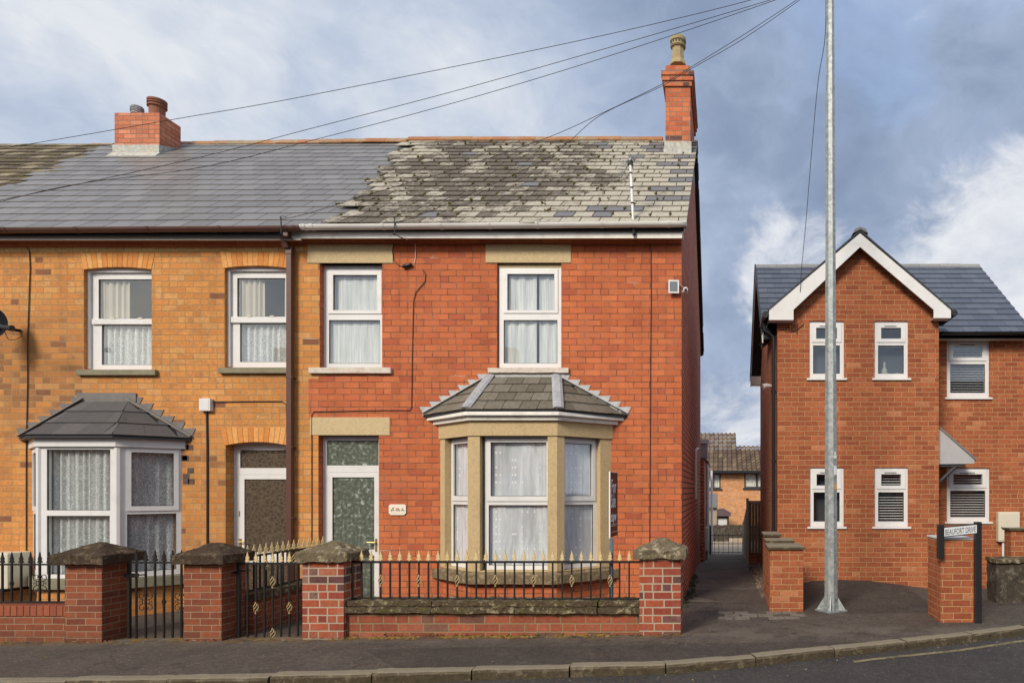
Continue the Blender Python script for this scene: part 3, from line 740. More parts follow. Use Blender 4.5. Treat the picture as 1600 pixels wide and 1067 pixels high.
# old setts and cement smear where the alley meets the pavement
M['cement'] = simple('cement smear', (.17, .145, .115), .9, .35, 20, dirt=1.0, dirtc=(.075, .062, .050), dscale=9)
mb = MB()
rg = random.Random(9)
for r in range(3):
    for k in range(9):
        x0 = -.50 + k * .22 + rg.uniform(-.01, .01) + (r % 2) * .09; y0 = -1.18 + r * .19
        if x0 > .95 or x0 < -.1 - r * .1 or rg.random() < .3: continue
        noisy_box(mb, x0, x0 + .20, y0, y0 + .17, gz(x0) - .02, gz(x0) + .008, .07, .004, r * 7 + k)
single('threshold_setts', mb, 'cement', kind='structure')

# ------------------------------------------------------------------ window builder
def window(T, name, F, U0, U1, V0, V1, panes, d=0.0, curt=None, parent=None, gmat='glass', fd=.06, label=None, openers=(), fmat='white', cd=-.07, bead='black'):
    """frame plate with holes, sub-frames of the opening lights, panes and what hangs behind them"""
    mb = MB(); plate(mb, F, U0, U1, V0, V1, panes, d - fd, d)
    for (a, b, c, e) in openers:      # raised sash around an opening light
        inner = next(p for p in panes if a < (p[0] + p[1]) / 2 < b and c < (p[2] + p[3]) / 2 < e)
        plate(mb, F, a, b, c, e, [inner], d + .0005, d + .014)
    w_ = T.part(name, mb, fmat, parent, label=label, bevel=.004)
    for (a, b, c, e) in panes:
        mb = MB(); mb.quad(F.p(a, c, d - .022), F.p(b, c, d - .022), F.p(b, e, d - .022), F.p(a, e, d - .022))
        T.part('pane', mb, gmat, w_ if parent is None else parent)
        mb = MB(); t = .008; plate(mb, F, a - .001, b + .001, c - .001, e + .001, [(a + t, b - t, c + t, e - t)], d - .021, d - .010)
        T.part('gasket', mb, bead, w_ if parent is None else parent)
    if curt:
        for (a, b, c, e, mat, amp, wl) in curt:
            mb = curtain(MB(), F, a, b, c, e, d + cd, amp, wl)
            T.part('curtain', mb, mat, w_ if parent is None else parent, smooth=True)
    return w_

def arch(T, x0, x1, z0, z1, n, rise, Y=0.0, mat='arch', name='brick_arch', parent=None):
    """flat-topped segmental arch of gauged bricks standing 4 mm proud"""
    mb = MB(); F = FF(Y)
    w_ = (x1 - x0) / n
    for i in range(n):
        a = x0 + i * w_ + .004; b = x0 + (i + 1) * w_ - .004
        lean = .05
        def bot(x): t = (x - x0) / (x1 - x0) * 2 - 1; return z0 + rise * (1 - t * t)
        def spl(x): t = (x - x0) / (x1 - x0) * 2 - 1; return x + t * lean
        mb.hexa([F.p(a, bot(a), .005), F.p(b, bot(b), .005), F.p(b, bot(b), -.11), F.p(a, bot(a), -.11), F.p(spl(a), z1, .005), F.p(spl(b), z1, .005), F.p(spl(b), z1, -.11), F.p(spl(a), z1, -.11)])
    o = T.part(name, mb, mat, parent)
    mb = MB()
    bx = lambda x: z0 + rise * (1 - ((x - x0) / (x1 - x0) * 2 - 1) ** 2) + .006
    poly = [F.p(x0, bx(x0), .002)] + [F.p(x0 + (x1 - x0) * k / 8, bx(x0 + (x1 - x0) * k / 8), .002) for k in range(1, 9)] + [F.p(x1 + .05, z1 - .002, .002), F.p(x0 - .05, z1 - .002, .002)]
    mb.prism(poly, (0, .108, 0)); T.part('arch_mortar', mb, 'mort', o)
    return o

def course(T, name, x0, x1, y0, y1, z0, z1, L, mat, z_r=None, parent=None, bev=0):
    mb = MB(); x = x0; zr = z_r if z_r is not None else 0
    while x < x1 - .01:
        e = min(x + L, x1); s0 = (x - x0) / (x1 - x0) * zr
        mb.hexa([(x + .003, y0, z0 + s0), (e - .003, y0, z0 + s0), (e - .003, y1, z0 + s0), (x + .003, y1, z0 + s0), (x + .003, y0 - bev, z1 + s0), (e - .003, y0 - bev, z1 + s0), (e - .003, y1, z1 + s0), (x + .003, y1, z1 + s0)])
        x = e
    return T.part(name, mb, mat, parent)

def gutter(T, x0, x1, y, z0, z1, r, mat, brk, name='gutter', parent=None):
    """half-round gutter between two heights with clips and end caps"""
    mb = MB(); n = 10
    def ring(x, z, rr): return [(x, y - rr * math.cos(math.pi * k / n), z - rr * math.sin(math.pi * k / n)) for k in range(n + 1)]
    def run(xa, xb, za, zb, rr):
        A, B = ring(xa, za, rr), ring(xb, zb, rr); A2, B2 = ring(xa, za, rr - .006), ring(xb, zb, rr - .006)
        vs = A + B + A2 + B2; m_ = n + 1
        fs = [(k, k + 1, m_ + k + 1, m_ + k) for k in range(n)] + [(2 * m_ + k + 1, 2 * m_ + k, 3 * m_ + k, 3 * m_ + k + 1) for k in range(n)]
        fs += [(0, m_, 3 * m_, 2 * m_), (n, 2 * m_ + n, 3 * m_ + n, m_ + n)]
        fs += [tuple(range(m_)), tuple(range(m_, 2 * m_))[::-1]]
        mb.add(vs, fs)
    run(x0, x1, z0, z1, r)
    for bx in brk:
        zb = z0 + (z1 - z0) * (bx - x0) / (x1 - x0); run(bx - .02, bx + .02, zb + .003, zb + .003, r + .008)
    o = T.part(name, mb, mat, parent, smooth=False)
    return o

# ================================================================== MAIN HOUSE (red painted)
H = Thing('terraced_house', 'red painted brick end of terrace house with stone bay and lichen covered slate roof', 'house', (-3.5, 0, 0))
XL, XR = PX(460, 0), PX(1065, 0)
EZ = PZ(372, 0)     # top of facade brickwork
F0 = FF(0)
wC = (PX(499.6, 0), PX(597, 0), PZ(575, 0), PZ(411.5, 0))
wD = (PX(776.5, 0), PX(877, 0), PZ(575, 0), PZ(411, 0))
dM = (PX(497.5, 0), PX(592, 0), -.2, PZ(680, 0))
bayhole = (-4.05, -1.83, .45, 2.68)
mb = MB(); plate(mb, F0, XL, XR, -.3, EZ, [wC, wD, dM, bayhole], -.28, 0)
H.part('front_wall', mb, 'facade')
mb = MB()   # gable flank, rear wall
RY, RZ = 4.0, PZ(220, 4.0)
ZE = PZ(350, -.3)
def roofz(y): return ZE + (y + .3) * (RZ - ZE) / 4.3
flank = [(XR, .281, -1.2), (XR, 8.3, -1.2), (XR, 8.3, roofz(-.05) - .05), (XR, RY, RZ - .06), (XR, .281, roofz(.28) - .06)]
mb.prism(flank, (-.28, 0, 0))
mb.box(XR - .28, XR, 0.0015, .2795, EZ + .001, roofz(0) - .03)
H.part('gable_wall', mb, 'side', label='darker bare brick flank beside the alley')
mb = MB(); mb.box(XL, XR - .29, 8.02, 8.3, -1.2, 5.5); H.part('rear_wall', mb, 'side')
mb = MB(); mb.box(XL, XR - .29, .29, 8.0, 2.75, 2.85); mb.box(XL - .1, XL, .285, 8.3, -.3, 8.9) if False else None
H.part('floor', mb, 'dark_in')
# eaves: terracotta course, fascia, gutter
course(H, 'eaves_course', PX(462, 0), XR, -.05, .2, PZ(381, 0), EZ + .02, .46, 'eavestile', bev=.03)
mb = MB(); mb.box(PX(471, -.2), PX(1066, -.2), -.22, -.19, PZ(373, -.2), PZ(357, -.2)); mb.box(PX(471, -.2), PX(1066, -.2), -.19, 0.19, EZ + .021, EZ + .05)
H.part('fascia', mb, 'offwhite')
gutter(H, PX(471, -.31), PX(1073, -.31), -.31, PZ(353, -.31), PZ(348, -.31), .062, 'gutterw', [PX(q, -.3) for q in (478, 490, 600, 690, 765, 840, 940, 1045)])
# roof
ridge_l = PX(640, 4.0)
XG = XR + .09
def bound_x(y):   # ragged line where the neighbour's new slates stop
    return PX(520, -.3) + (PX(640, 4.0) - PX(520, -.3)) * (y + .3) / 4.3
newsl = set()
def main_pred(c, r): return c.x > bound_x(c.y) + .055 * ((r * 7) % 5 - 2)
def main_col(c, r, rg):
    new = 0
    if c.x > XG - .75 and r % 2 == 0 and c.y > .1 and rg.random() < .75: new = 1
    if (c.y > 3.0 and c.x > -2.6 and rg.random() < .45) or (r in (1, 2) and -2.5 < c.x < -1.2 and rg.random() < .6): new = 1
    if rg.random() < .012: new = 1
    return (rg.random(), rg.random(), new)
E0, E1 = (-7.2, -.35, ZE - .022), (XG, -.35, ZE - .022)
R0, R1 = (-7.2, RY - .012, RZ + .002), (XG, RY - .012, RZ + .002)
JT = []
mb = MB(); slates(mb, E0, E1, R0, R1, 20, .285, .014, main_pred, main_col, jit=.026, gap=.013, seed=4, joints=JT)
roof = H.part('roof', mb, 'slate_old', label='old slates patched with lichen and moss')
mb = MB(); mb.prism([(XR + .05, -.25, ZE - .03), (XR + .05, RY, RZ - .035), (XR + .05, 8.6, ZE - .1), (XR + .05, 8.6, ZE - .14), (XR + .05, RY, RZ - .10), (XR + .05, -.25, ZE - .09)], (XL - XR - .05, 0, 0))
H.part('roof_deck', mb, 'dark_in', roof)
mb = MB(); slates(mb, (XG, 8.6, ZE - .02), (XL, 8.6, ZE - .02), (XG, RY, RZ), (XL, RY, RZ), 20, .285, .014); H.part('rear_slope', mb, 'slate_old', roof)
mb = MB()
for (a, b) in (((-.30, ZE - .02), (RY, RZ)), ((8.6, ZE - .02), (RY, RZ))):
    mb.prism([(XG - .04, a[0], a[1] - .03), (XG - .04, b[0], b[1] - .03), (XG - .04, b[0], b[1] - .09), (XG - .04, a[0], a[1] - .09)], (.03, 0, 0))
H.part('verge', mb, 'anthr', roof)
def ridge_tiles(T, x0, x1, y, z0, z1, mat, parent, L=.45, r=.085, name='ridge_tiles'):
    mb = MB(); n = max(1, round((x1 - x0) / L)); rg = random.Random(11)
    for i in range(n):
        a = x0 + (x1 - x0) * i / n; b = x0 + (x1 - x0) * (i + 1) / n - .004
        za = z0 + (z1 - z0) * i / n + rg.uniform(-.006, .006)
        prof = [(-.14, -.09), (-.06, -.002), (-.035, .022), (0, .032), (.035, .022), (.06, -.002), (.14, -.09), (.13, -.11), (0, -.02), (-.13, -.11)]
        mb.prism([(a, y + p * r / .085, za + q * r / .085) for p, q in prof], (b - a, 0, 0))
    return T.part(name, mb, mat, parent)
ridge_tiles(H, PX(640, 4.0), PX(1036, 4.0), RY, PZ(214.5, 4.0) - .03, PZ(214, 4.0) - .03, 'ridge', roof)
# moss cushions in the slate joints
mb = MB(); rg = random.Random(21)
for q in JT:
    if q.y < -.12: continue
    if rg.random() > .50: continue
    for k in range(rg.choice((1, 1, 2, 3))):
        r = rg.uniform(.008, .024); x, y, z = q.x + rg.uniform(-.02, .02), q.y + rg.uniform(-.03, .03), q.z
        z += (y - q.y) * (RZ - ZE) / 4.3
        mb.lathe(x, y, [(r * .7, z - .015), (r, z + r * .1), (r * .6, z + r * .6), (r * .1, z + r * .8)], 6, rg.random() * 3)
H.part('moss', mb, 'moss', roof, kind='stuff')
# chimney
cy0, cy1 = 3.05, 4.85
cx0, cx1 = PX(1039.7, cy0), PX(1078.6, cy0)
mb = MB(); mb.box(cx0, cx1, cy0, cy1, PZ(228, cy0) - .15, PZ(136, cy0))
ch = H.part('chimney', mb, 'chimbrick')
mb = MB()
for (l, r, t, b) in ((1036.5, 1080.8, 128, 136), (1034, 1082, 120.5, 128), (1032.5, 1083.7, 114, 120.5)):
    o = (PX(r, cy0) - PX(l, cy0) - (cx1 - cx0)) / 2
    mb.box(cx0 - o, cx1 + o, cy0 - o, cy1 + o, PZ(b, cy0) + .0005, PZ(t, cy0))
mb.box(cx0, cx1 - .004, cy0 + .03, cy1 - .02, PZ(114, cy0), PZ(101, cy0))
H.part('corbelling', mb, 'chimbrick', ch)
mb = MB(); mb.box(cx0 - .02, cx1 + .02, cy0 - .012, cy1, PZ(238, cy0), PZ(221.5, cy0)); mb.box(cx0 - .03, cx1 + .025, cy0 - .06, cy0 - .013, roofz(cy0 - .05), PZ(234, cy0))
H.part('flashing', mb, 'flaunch', ch)
def pot(T, cx, cy, z0, h, r, mat, parent, n=8, oct_=True):
    mb = MB()
    if oct_:
        mb.lathe(cx, cy, [(r * 1.02, z0), (r * 1.0, z0 + h * .06), (r * .80, z0 + h * .22), (r * .72, z0 + h * .55), (r * .74, z0 + h * .64)], 8, .39)
        mb.lathe(cx, cy, [(r * .84, z0 + h * .64), (r * .95, z0 + h * .68), (r * .95, z0 + h * .72), (r * .84, z0 + h * .74), (r * .84, z0 + h * .82), (r * .97, z0 + h * .85), (r * .97, z0 + h * .96), (r * .86, z0 + h), (r * .70, z0 + h), (r * .66, z0 + h * .8)], 20)
    else:
        mb.lathe(cx, cy, [(r * .8, z0), (r * .82, z0 + h * .5), (r, z0 + h * .55), (r, z0 + h * .62), (r * .88, z0 + h * .66), (r * .88, z0 + h * .7), (r, z0 + h * .74), (r, z0 + h * .8), (r * .9, z0 + h * .84), (r, z0 + h * .88), (r, z0 + h), (r * .8, z0 + h), (r * .75, z0 + h * .7)], 20)
    o = T.part('chimney_pot', mb, mat, parent, smooth=False)
    return o
p_ = pot(H, PX(1059.5, 3.5), 3.5, PZ(104, 3.5), .56, .165, 'potbuff', ch)
for k in range(14):
    mb = MB(); t = k / 14 * 6.283; x = PX(1059.5, 3.5) + .139 * math.cos(t); y = 3.5 + .139 * math.sin(t)
    mb.box(x - .012, x + .012, y - .012, y + .012, PZ(104, 3.5) + .43, PZ(104, 3.5) + .455)
    H.part('vent_hole', mb, 'ink', p_) if False else H.part('vent_hole', mb, 'ink', ch)

# upper windows of the main house
def lintel(T, px0, px1, py0, py1, mat='stonelint', Y=0.0):
    mb = MB(); mb.box(PX(px0, Y), PX(px1, Y), Y - .012, Y + .14, PZ(py1, Y), PZ(py0, Y)); return T.part('stone_lintel', mb, mat, bevel=.006)
lintel(H, 480.7, 614.4, 382, 411.5); lintel(H, 759, 892.4, 382, 411); lintel(H, 485, 609.6, 652, 680)
Fw = FF(.11)
def pr(a, b, c, d, Y=.11): return (PX(a, Y), PX(b, Y), PZ(d, Y), PZ(c, Y))
wc = window(H, 'window', FF(.10), PX(505.5, .1), PX(605, .1), PZ(574, .1), PZ(411, .1),
    [pr(521, 590, 430, 485, .1), pr(514, 594, 500, 568, .1)], openers=[pr(513.5, 596.8, 423, 490.5, .1)],
    curt=[(PX(506, .1), PX(605, .1), PZ(573, .1), PZ(420, .1), 'sheer', .005, .17)])
mb = MB(); mb.box(PX(482, -.05), PX(610.5, -.05), -.055, .1, PZ(584, 0), PZ(575, 0)); H.part('sill', mb, 'sillwhite', wc, bevel=.006, label='pale stone sill')
wd = window(H, 'window', FF(.05), PX(779.5, .05), PX(877, .05), PZ(574.5, .05), PZ(415, .05),
    [pr(793, 866.5, 428.5, 485, .05), pr(787, 871, 500, 567.5, .05)], openers=[pr(787, 872, 421, 489.5, .05)],
    curt=[(PX(779, .05), PX(837, .05), PZ(573, .05), PZ(418, .05), 'sheer', .012, .16), (PX(841, .05), PX(878, .05), PZ(573, .05), PZ(418, .05), 'sheer', .010, .15)])
mb = MB(); mb.box(wD[0], wD[1], .045, .09, PZ(417, 0), wD[3]); H.part('head', mb, 'stonelint', wd)
mb = MB(); noisy_box(mb, PX(762, -.05), PX(888, -.05), -.055, .05, PZ(583, 0), PZ(575.5, 0), .03, .004, 3); H.part('sill', mb, 'sillwhite', wd, label='peeling broken sill showing brick')

# front door
DY = .12
dw = MB(); a, b = PX(503.5, DY), dM[1]
pd = [(PX(510.5, DY), PX(591.5, DY), PZ(727, DY), PZ(688, DY)), (PX(513, DY), b - .035, .02, PZ(737.5, DY))]
plate(dw, FF(DY), a, b, .0, dM[3] - .002, pd, -.07, 0)
df = H.part('door_frame', dw, 'white', bevel=.004)
mb = MB(); F = FF(DY); q = pd[0]; mb.quad(F.p(q[0], q[2], -.02), F.p(q[1], q[2], -.02), F.p(q[1], q[3], -.02), F.p(q[0], q[3], -.02)); H.part('fanlight', mb, 'leafglass', df)
mb = MB(); q = pd[1]; gl = [(PX(519.5, DY), PX(585, DY), PZ(858, DY), PZ(745.5, DY)), (PX(519.5, DY), PX(585, DY), PZ(934, DY), PZ(867.5, DY))]
plate(mb, FF(DY), q[0] + .003, q[1] - .002, q[2] + .003, q[3] - .003, gl, -.05, .004)
dr = H.part('door', mb, 'white', bevel=.004)
for q in gl:
    mb = MB(); mb.quad(F.p(q[0], q[2], -.015), F.p(q[1], q[2], -.015), F.p(q[1], q[3], -.015), F.p(q[0], q[3], -.015)); H.part('door_glass', mb, 'leafglass', dr)
    mb = MB(); t = .007; plate(mb, FF(DY), q[0] - .001, q[1] + .001, q[2] - .001, q[3] + .001, [(q[0] + t, q[1] - t, q[2] + t, q[3] - t)], -.012, -.004); H.part('gasket', mb, 'black', dr)
mb = MB(); hx = PX(588, DY); mb.box(hx - .013, hx + .013, DY - .014, DY - .0045, PZ(861, DY), PZ(841, DY)); mb.tube([(hx, DY - .01, PZ(847, DY)), (hx, DY - .055, PZ(847, DY)), (hx - .11, DY - .055, PZ(846.5, DY))], .009, 8)
H.part('door_handle', mb, 'brass', dr)
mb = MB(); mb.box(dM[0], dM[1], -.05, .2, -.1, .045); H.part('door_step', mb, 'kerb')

# ---- stone bay window
def off_plan(pl, d):
    out = []
    n = len(pl)
    for i, p in enumerate(pl):
        p = Vector((p[0], p[1], 0)); ns = []
        if i > 0: u = (p - Vector((pl[i - 1][0], pl[i - 1][1], 0))).normalized(); ns.append(Vector((u.y, -u.x, 0)))
        if i < n - 1: u = (Vector((pl[i + 1][0], pl[i + 1][1], 0)) - p).normalized(); ns.append(Vector((u.y, -u.x, 0)))
        if len(ns) == 2: b = (ns[0] + ns[1]).normalized(); q = p + b * d / b.dot(ns[0])
        else:
            q = p + ns[0] * d; u = Vector((-ns[0].y, ns[0].x, 0)); q = q + u * ((pl[i][1] - q.y) / u.y) if abs(u.y) > 1e-6 else q
        out.append((q.x, q.y))
    return out
def slab(mb, pl, d, z0, z1, back=.0):
    o = off_plan(pl, d); P = [(x, y, z0) for x, y in o]; P = [(P[0][0], back, z0)] + P + [(P[-1][0], back, z0)] if back > 0 else P
    mb.prism(P, (0, 0, z1 - z0))
BP = [(-4.21, 0), (-3.505, -.62), (-2.32, -.62), (-1.667, 0)]
sc = 1050 / 9.38
def bz(py): return EYE - (py - 765) / sc
bay = None
faces = []
for i in range(3):
    A = Vector((BP[i][0], BP[i][1], 0)); B = Vector((BP[i + 1][0], BP[i + 1][1], 0)); faces.append((Fr(A, B - A), (B - A).length))
hole_z = (bz(892), bz(681))
hu = [(.15, .86), None, (.13, .78)]
holes = [(faces[0][1] * .15, faces[0][1] * .87), ((750 - 738) / sc, (856 - 738) / sc), (faces[2][1] * .13, faces[2][1] * .79)]
mb = MB()
for (F, L), (a, b) in zip(faces, holes): plate(mb, F, 0, L, bz(892), bz(681) + .10, [(a, b, bz(892) - .01, bz(681))], -.17, 0)
bay = H.part('bay_window', mb, 'stone')
mb = MB(); slab(mb, BP, .02, bz(681), bz(655)); H.part('entablature', mb, 'stone', bay, bevel=.008)
mb = MB()
sp = off_plan(BP, .085); z0, z1 = bz(911), bz(892.5)
P = [Vector((x, y, z0)) for x, y in sp]
for k in range(3):
    A, B = P[k], P[k + 1]; n_ = max(3, int((B - A).length / .07))
    for s in range(n_):
        a, b = A.lerp(B, s / n_), A.lerp(B, (s + 1) / n_)
        def J(q, dz): q = q + Vector((0, 0, dz)); return q + noise.noise_vector(q * 12) * .008
        h = z1 - z0
        c0 = Vector((-2.94, 0, 0)); ina = Vector((a.x * .85 + c0.x * .15, a.y * .8, 0)); inb = Vector((b.x * .85 + c0.x * .15, b.y * .8, 0))
        mb.quad(J(a, 0), J(b, 0), J(b, h * .75), J(a, h * .75)); 
        ta, tb = Vector((ina.x, ina.y, z0)), Vector((inb.x, inb.y, z0))
        mb.quad(J(a, h * .75), J(b, h * .75), tb + Vector((0, 0, h)), ta + Vector((0, 0, h)))
        mb.quad(J(b, 0), J(a, 0), ta, tb)
H.part('sill', mb, 'baysill', bay, label='weathered stone sill of the bay')
mb = MB(); slab(mb, BP, -.005, bz(892.4) - .01, bz(892) + .004); H.part('sill_bed', mb, 'stone', bay)
mb = MB(); slab(mb, BP, -.03, -.3, z0 + .012); H.part('bay_base', mb, 'facade', bay)
# bay window lights
bt, b1, b2, bb = bz(683), bz(775), bz(789), bz(890)
fl = []
for i, ((F, L), (a, b)) in enumerate(zip(faces, holes)):
    F2 = Fr(F.O - F.n * .10, F.u); a2, b2_ = a - .0, b + .0
    fw = .055
    if i == 0: a2 = a + .0; b2_ = b + .05
    if i == 1: a2 = a + .035; b2_ = b + .045
    if i == 2: a2 = a - .02; b2_ = b + .0
    top, bot = bz(681) + .005, bz(891)
    tr0, tr1 = bz(786), bz(776)
    up = (a2 + .085, b2_ - .085, bz(775), bz(690)); lo = (a2 + .055, b2_ - .055, bz(884), bz(789))
    window(H, 'bay_light', F2, a2, b2_, bot, top, [up, lo], parent=bay, openers=[(a2 + .03, b2_ - .03, bz(783), bz(684))],
        curt=[(a2 + .01, b2_ - .01, bot + .02, top - .02, 'dots', .007, .31)], cd=-.06)
mb = MB(); mb.prism([(BP[0][0] + .25, .2, bz(892)), (BP[1][0] + .12, -.3, bz(892)), (BP[2][0] - .12, -.3, bz(892)), (BP[3][0] - .25, .2, bz(892))], (0, 0, .005))
H.part('board', mb, 'dark_in', bay)
# bay roof
zt = PZ(589, 0); ze = EYE + 124 / 113.1
tl, tr = (PX(766, 0), -.01, zt), (PX(870, 0), -.01, zt)
ep = off_plan(BP, .13); ew = [(-4.46, 0.0), ep[1], ep[2], (-1.42, 0.0)]
E = [(x, y - .0, ze) for x, y in ew]
mb = MB()
slates(mb, E[1], E[2], tl, tr, 4, .245, .012, seed=2, jit=.012, gap=.008); slates(mb, E[0], E[1], tl, tl, 4, .26, .012, seed=5, jit=.012, gap=.008); slates(mb, E[2], E[3], tr, tr, 4, .26, .012, seed=6, jit=.012, gap=.008)
H.part('bay_roof', mb, 'bayslate_old', bay)
mb = MB(); vs = [E[0], E[1], E[2], E[3], tl, tr]; vs = [(x, y, z - .006) for x, y, z in vs] + [(E[0][0], 0, ze - .02), (E[1][0], E[1][1], ze - .02), (E[2][0], E[2][1], ze - .02), (E[3][0], 0, ze - .02)]
mb.add(vs, [(0, 1, 4), (1, 2, 5, 4), (2, 3, 5), (0, 6, 7, 1), (1, 7, 8, 2), (2, 8, 9, 3), (6, 9, 8, 7)]); H.part('bay_roof_deck', mb, 'anthr', bay)
def strip(mb, A, B, w_, th, up=None):
    A, B = Vector(A), Vector(B); d = (B - A).normalized(); s = d.cross(Vector((0, 0, 1))).normalized() * w_ / 2; n_ = s.cross(d).normalized(); n_ = n_ if n_.z > 0 else -n_
    mb.hexa([A - s, A + s, B + s, B - s, A - s * .5 + n_ * th, A + s * .5 + n_ * th, B + s * .5 + n_ * th, B - s * .5 + n_ * th])
def drop(p, d): return (p[0], p[1], p[2] + d)
mb = MB(); strip(mb, drop(E[1], .03), drop(tl, .03), .15, .022); H.part('lead_hip', mb, 'lead', bay)
mb = MB(); strip(mb, drop(E[2], .03), drop(tr, .03), .15, .022); H.part('lead_hip', mb, 'lead', bay)
def steps(mb, xe, xt, ze_, zt_, y, n, side, hgt=.0925, w_=.13):
    for k in range(n):
        t0 = k / n; t1 = (k + 1) / n
        xa = xe + (xt - xe) * t0; xb = xe + (xt - xe) * t1; za = ze_ + (zt_ - ze_) * t0; zb = ze_ + (zt_ - ze_) * t1
        zt2 = zb + hgt * .38
        mb.prism([(xa - side * .02, y, za - .03), (xb, y, zb - .03), (xb, y, zt2 + .001 * k), (xa - side * .055, y, zt2 + .001 * k), (xa - side * .005, y, za + .02)], (0, .008, 0))
mb = MB(); steps(mb, E[0][0], tl[0], ze + .02, zt, -.010, 7, 1); steps(mb, E[3][0], tr[0], ze + .02, zt, -.010, 7, -1)
mb.box(tl[0] - .1, tr[0] + .12, -.016, -.011, zt - .05, zt + .045)
strip(mb, (E[0][0], -.02, ze + .035), (tl[0], -.02, zt + .03), .07, .012); strip(mb, (E[3][0], -.02, ze + .035), (tr[0], -.02, zt + .03), .07, .012)
H.part('stepped_flashing', mb, 'leadpale', bay)
mb = MB(); P1 = off_plan(BP, .135); P0 = off_plan(BP, .075)
mb.prism([(x, y, ze - .135) for x, y in P0], (0, 0, .06)); mb.prism([(x, y, ze - .074) for x, y in P1], (0, 0, .053))
H.part('bay_gutter', mb, 'offwhite', bay, bevel=.01)

# ================================================================== LEFT HOUSE (orange brick)
N = Thing('terraced_house', 'orange brick mid terrace house with smooth grey slate roof and white plastic bay', 'house', (-9.5, 0, 0))
NL = PX(-207, 0); NE = PZ(376, 0)
wA = (PX(131, 0), PX(237, 0), PZ(578, 0), PZ(416, 0)); wB = (PX(351, 0), PX(448, 0), PZ(575, 0), PZ(415, 0))
dN = (PX(352.5, 0), PX(449, 0), -.3, PZ(690, 0)); bN = (-10.15, -8.16, .40, 2.40)
mb = MB(); plate(mb, F0, NL, XL - .0005, -.4, NE, [wA, wB, dN, bN], -.28, 0); N.part('front_wall', mb, 'orange')
mb = MB(); mb.box(NL, XL - .01, 8.02, 8.3, -1.2, 5.5); mb.box(XL - .12, XL - .01, .285, 8.0, -.5, 5.4); mb.box(NL, NL + .12, .285, 8.0, -.5, 5.4); N.part('inner_walls', mb, 'dark_in')
mb = MB(); mb.box(NL + .13, XL - .13, .29, 8.0, 2.75, 2.85); N.part('floor', mb, 'dark_in')
arch(N, PX(131, 0), PX(237, 0), PZ(421, 0), PZ(395.5, 0), 14, .035)
arch(N, PX(349, 0), PX(450, 0), PZ(419, 0), PZ(393.5, 0), 13, .035)
arch(N, PX(350, 0), PX(451, 0), PZ(696, 0), PZ(667.5, 0), 13, .055)
course(N, 'cream_string_course', NL, PX(474, 0), -.006, .1, PZ(395, 0), PZ(387.5, 0), .255, 'cream', z_r=.02)
course(N, 'eaves_course', NL, PX(461, 0), -.045, .2, PZ(387, 0), NE + .02, .46, 'eavestile', z_r=.0, bev=.035)
mb = MB(); mb.box(NL, PX(470, -.2), -.20, -.17, PZ(375, -.2), PZ(361, -.2)); mb.box(NL, PX(470, -.2), -.17, .19, NE + .021, NE + .05); N.part('fascia', mb, 'gutterw')
gutter(N, NL, PX(470, -.31), -.30, PZ(359.5, -.3), PZ(355, -.3), .062, 'brown', [PX(q, -.3) for q in (4, 12, 123, 234, 346, 449, 462)])
NZE = PZ(357, -.3); NRZ = PZ(225, 4.0)
def nroofz(y): return NZE + (y + .3) * (NRZ - NZE) / 4.3
lx = PX(175, 4.0)
def lb(y, r): return PX(-155, -.3) + (lx - PX(-155, -.3)) * (y + .3) / 4.3 + .22 * ((r * 5) % 3 - 1)
def n_pred(c, r): return c.x > lb(c.y, r) and c.x < bound_x(c.y) + .62
mb = MB(); slates(mb, (NL - 1, -.33, NZE - .02), (XG, -.33, ZE - .045), (NL - 1, 3.99, NRZ), (XG, 3.99, RZ - .012), 17, .37, .008, n_pred, gap=.011, seed=8)
nr = N.part('roof', mb, 'slate_new')
mb = MB(); mb.prism([(XL, -.25, NZE - .06), (XL, RY, NRZ - .06), (XL, 8.6, NZE - .1), (XL, 8.6, NZE - .14), (XL, RY, NRZ - .12), (XL, -.25, NZE - .1)], (NL - XL, 0, 0)); N.part('roof_deck', mb, 'dark_in', nr)
mb = MB(); slates(mb, (XL, 8.6, NZE - .03), (NL, 8.6, NZE - .03), (XL, RY, NRZ), (NL, RY, NRZ), 17, .37, .012); N.part('rear_slope', mb, 'slate_new', nr)
ridge_tiles(N, PX(270, 4.0), PX(640, 4.0) - .004, RY, PZ(222, 4) - .03, PZ(216, 4) - .03, 'ridge', nr)
cy0, cy1 = 3.2, 3.72; a, b = PX(179, cy0), PX(249, cy0)
mb = MB(); mb.box(a, b, cy0, cy1, PZ(228, cy0) - .3, PZ(176.5, cy0)); nc = N.part('chimney', mb, 'chimpink')
mb = MB(); mb.box(a - .03, b + .005, cy0 - .015, cy0 - .0005, PZ(239, cy0), PZ(227, cy0)); mb.hexa([(a - .05, cy0 - .13, nroofz(cy0 - .13) - .02), (b + .03, cy0 - .13, nroofz(cy0 - .13) - .02), (b + .03, cy0 - .016, nroofz(cy0) - .02), (a - .05, cy0 - .016, nroofz(cy0) - .02), (a - .05, cy0 - .13, nroofz(cy0 - .13) + .035), (b + .03, cy0 - .13, nroofz(cy0 - .13) + .035), (b + .03, cy0 - .016, nroofz(cy0) + .05), (a - .05, cy0 - .016, nroofz(cy0) + .05)]); mb.prism([(b + .001, cy0, PZ(240, cy0)), (b + .001, cy1 + .08, PZ(217, cy0)), (b + .001, cy1 + .08, PZ(210, cy0)), (b + .001, cy0, PZ(227, cy0))], (.012, 0, 0))
N.part('flashing', mb, 'flaunch', nc)
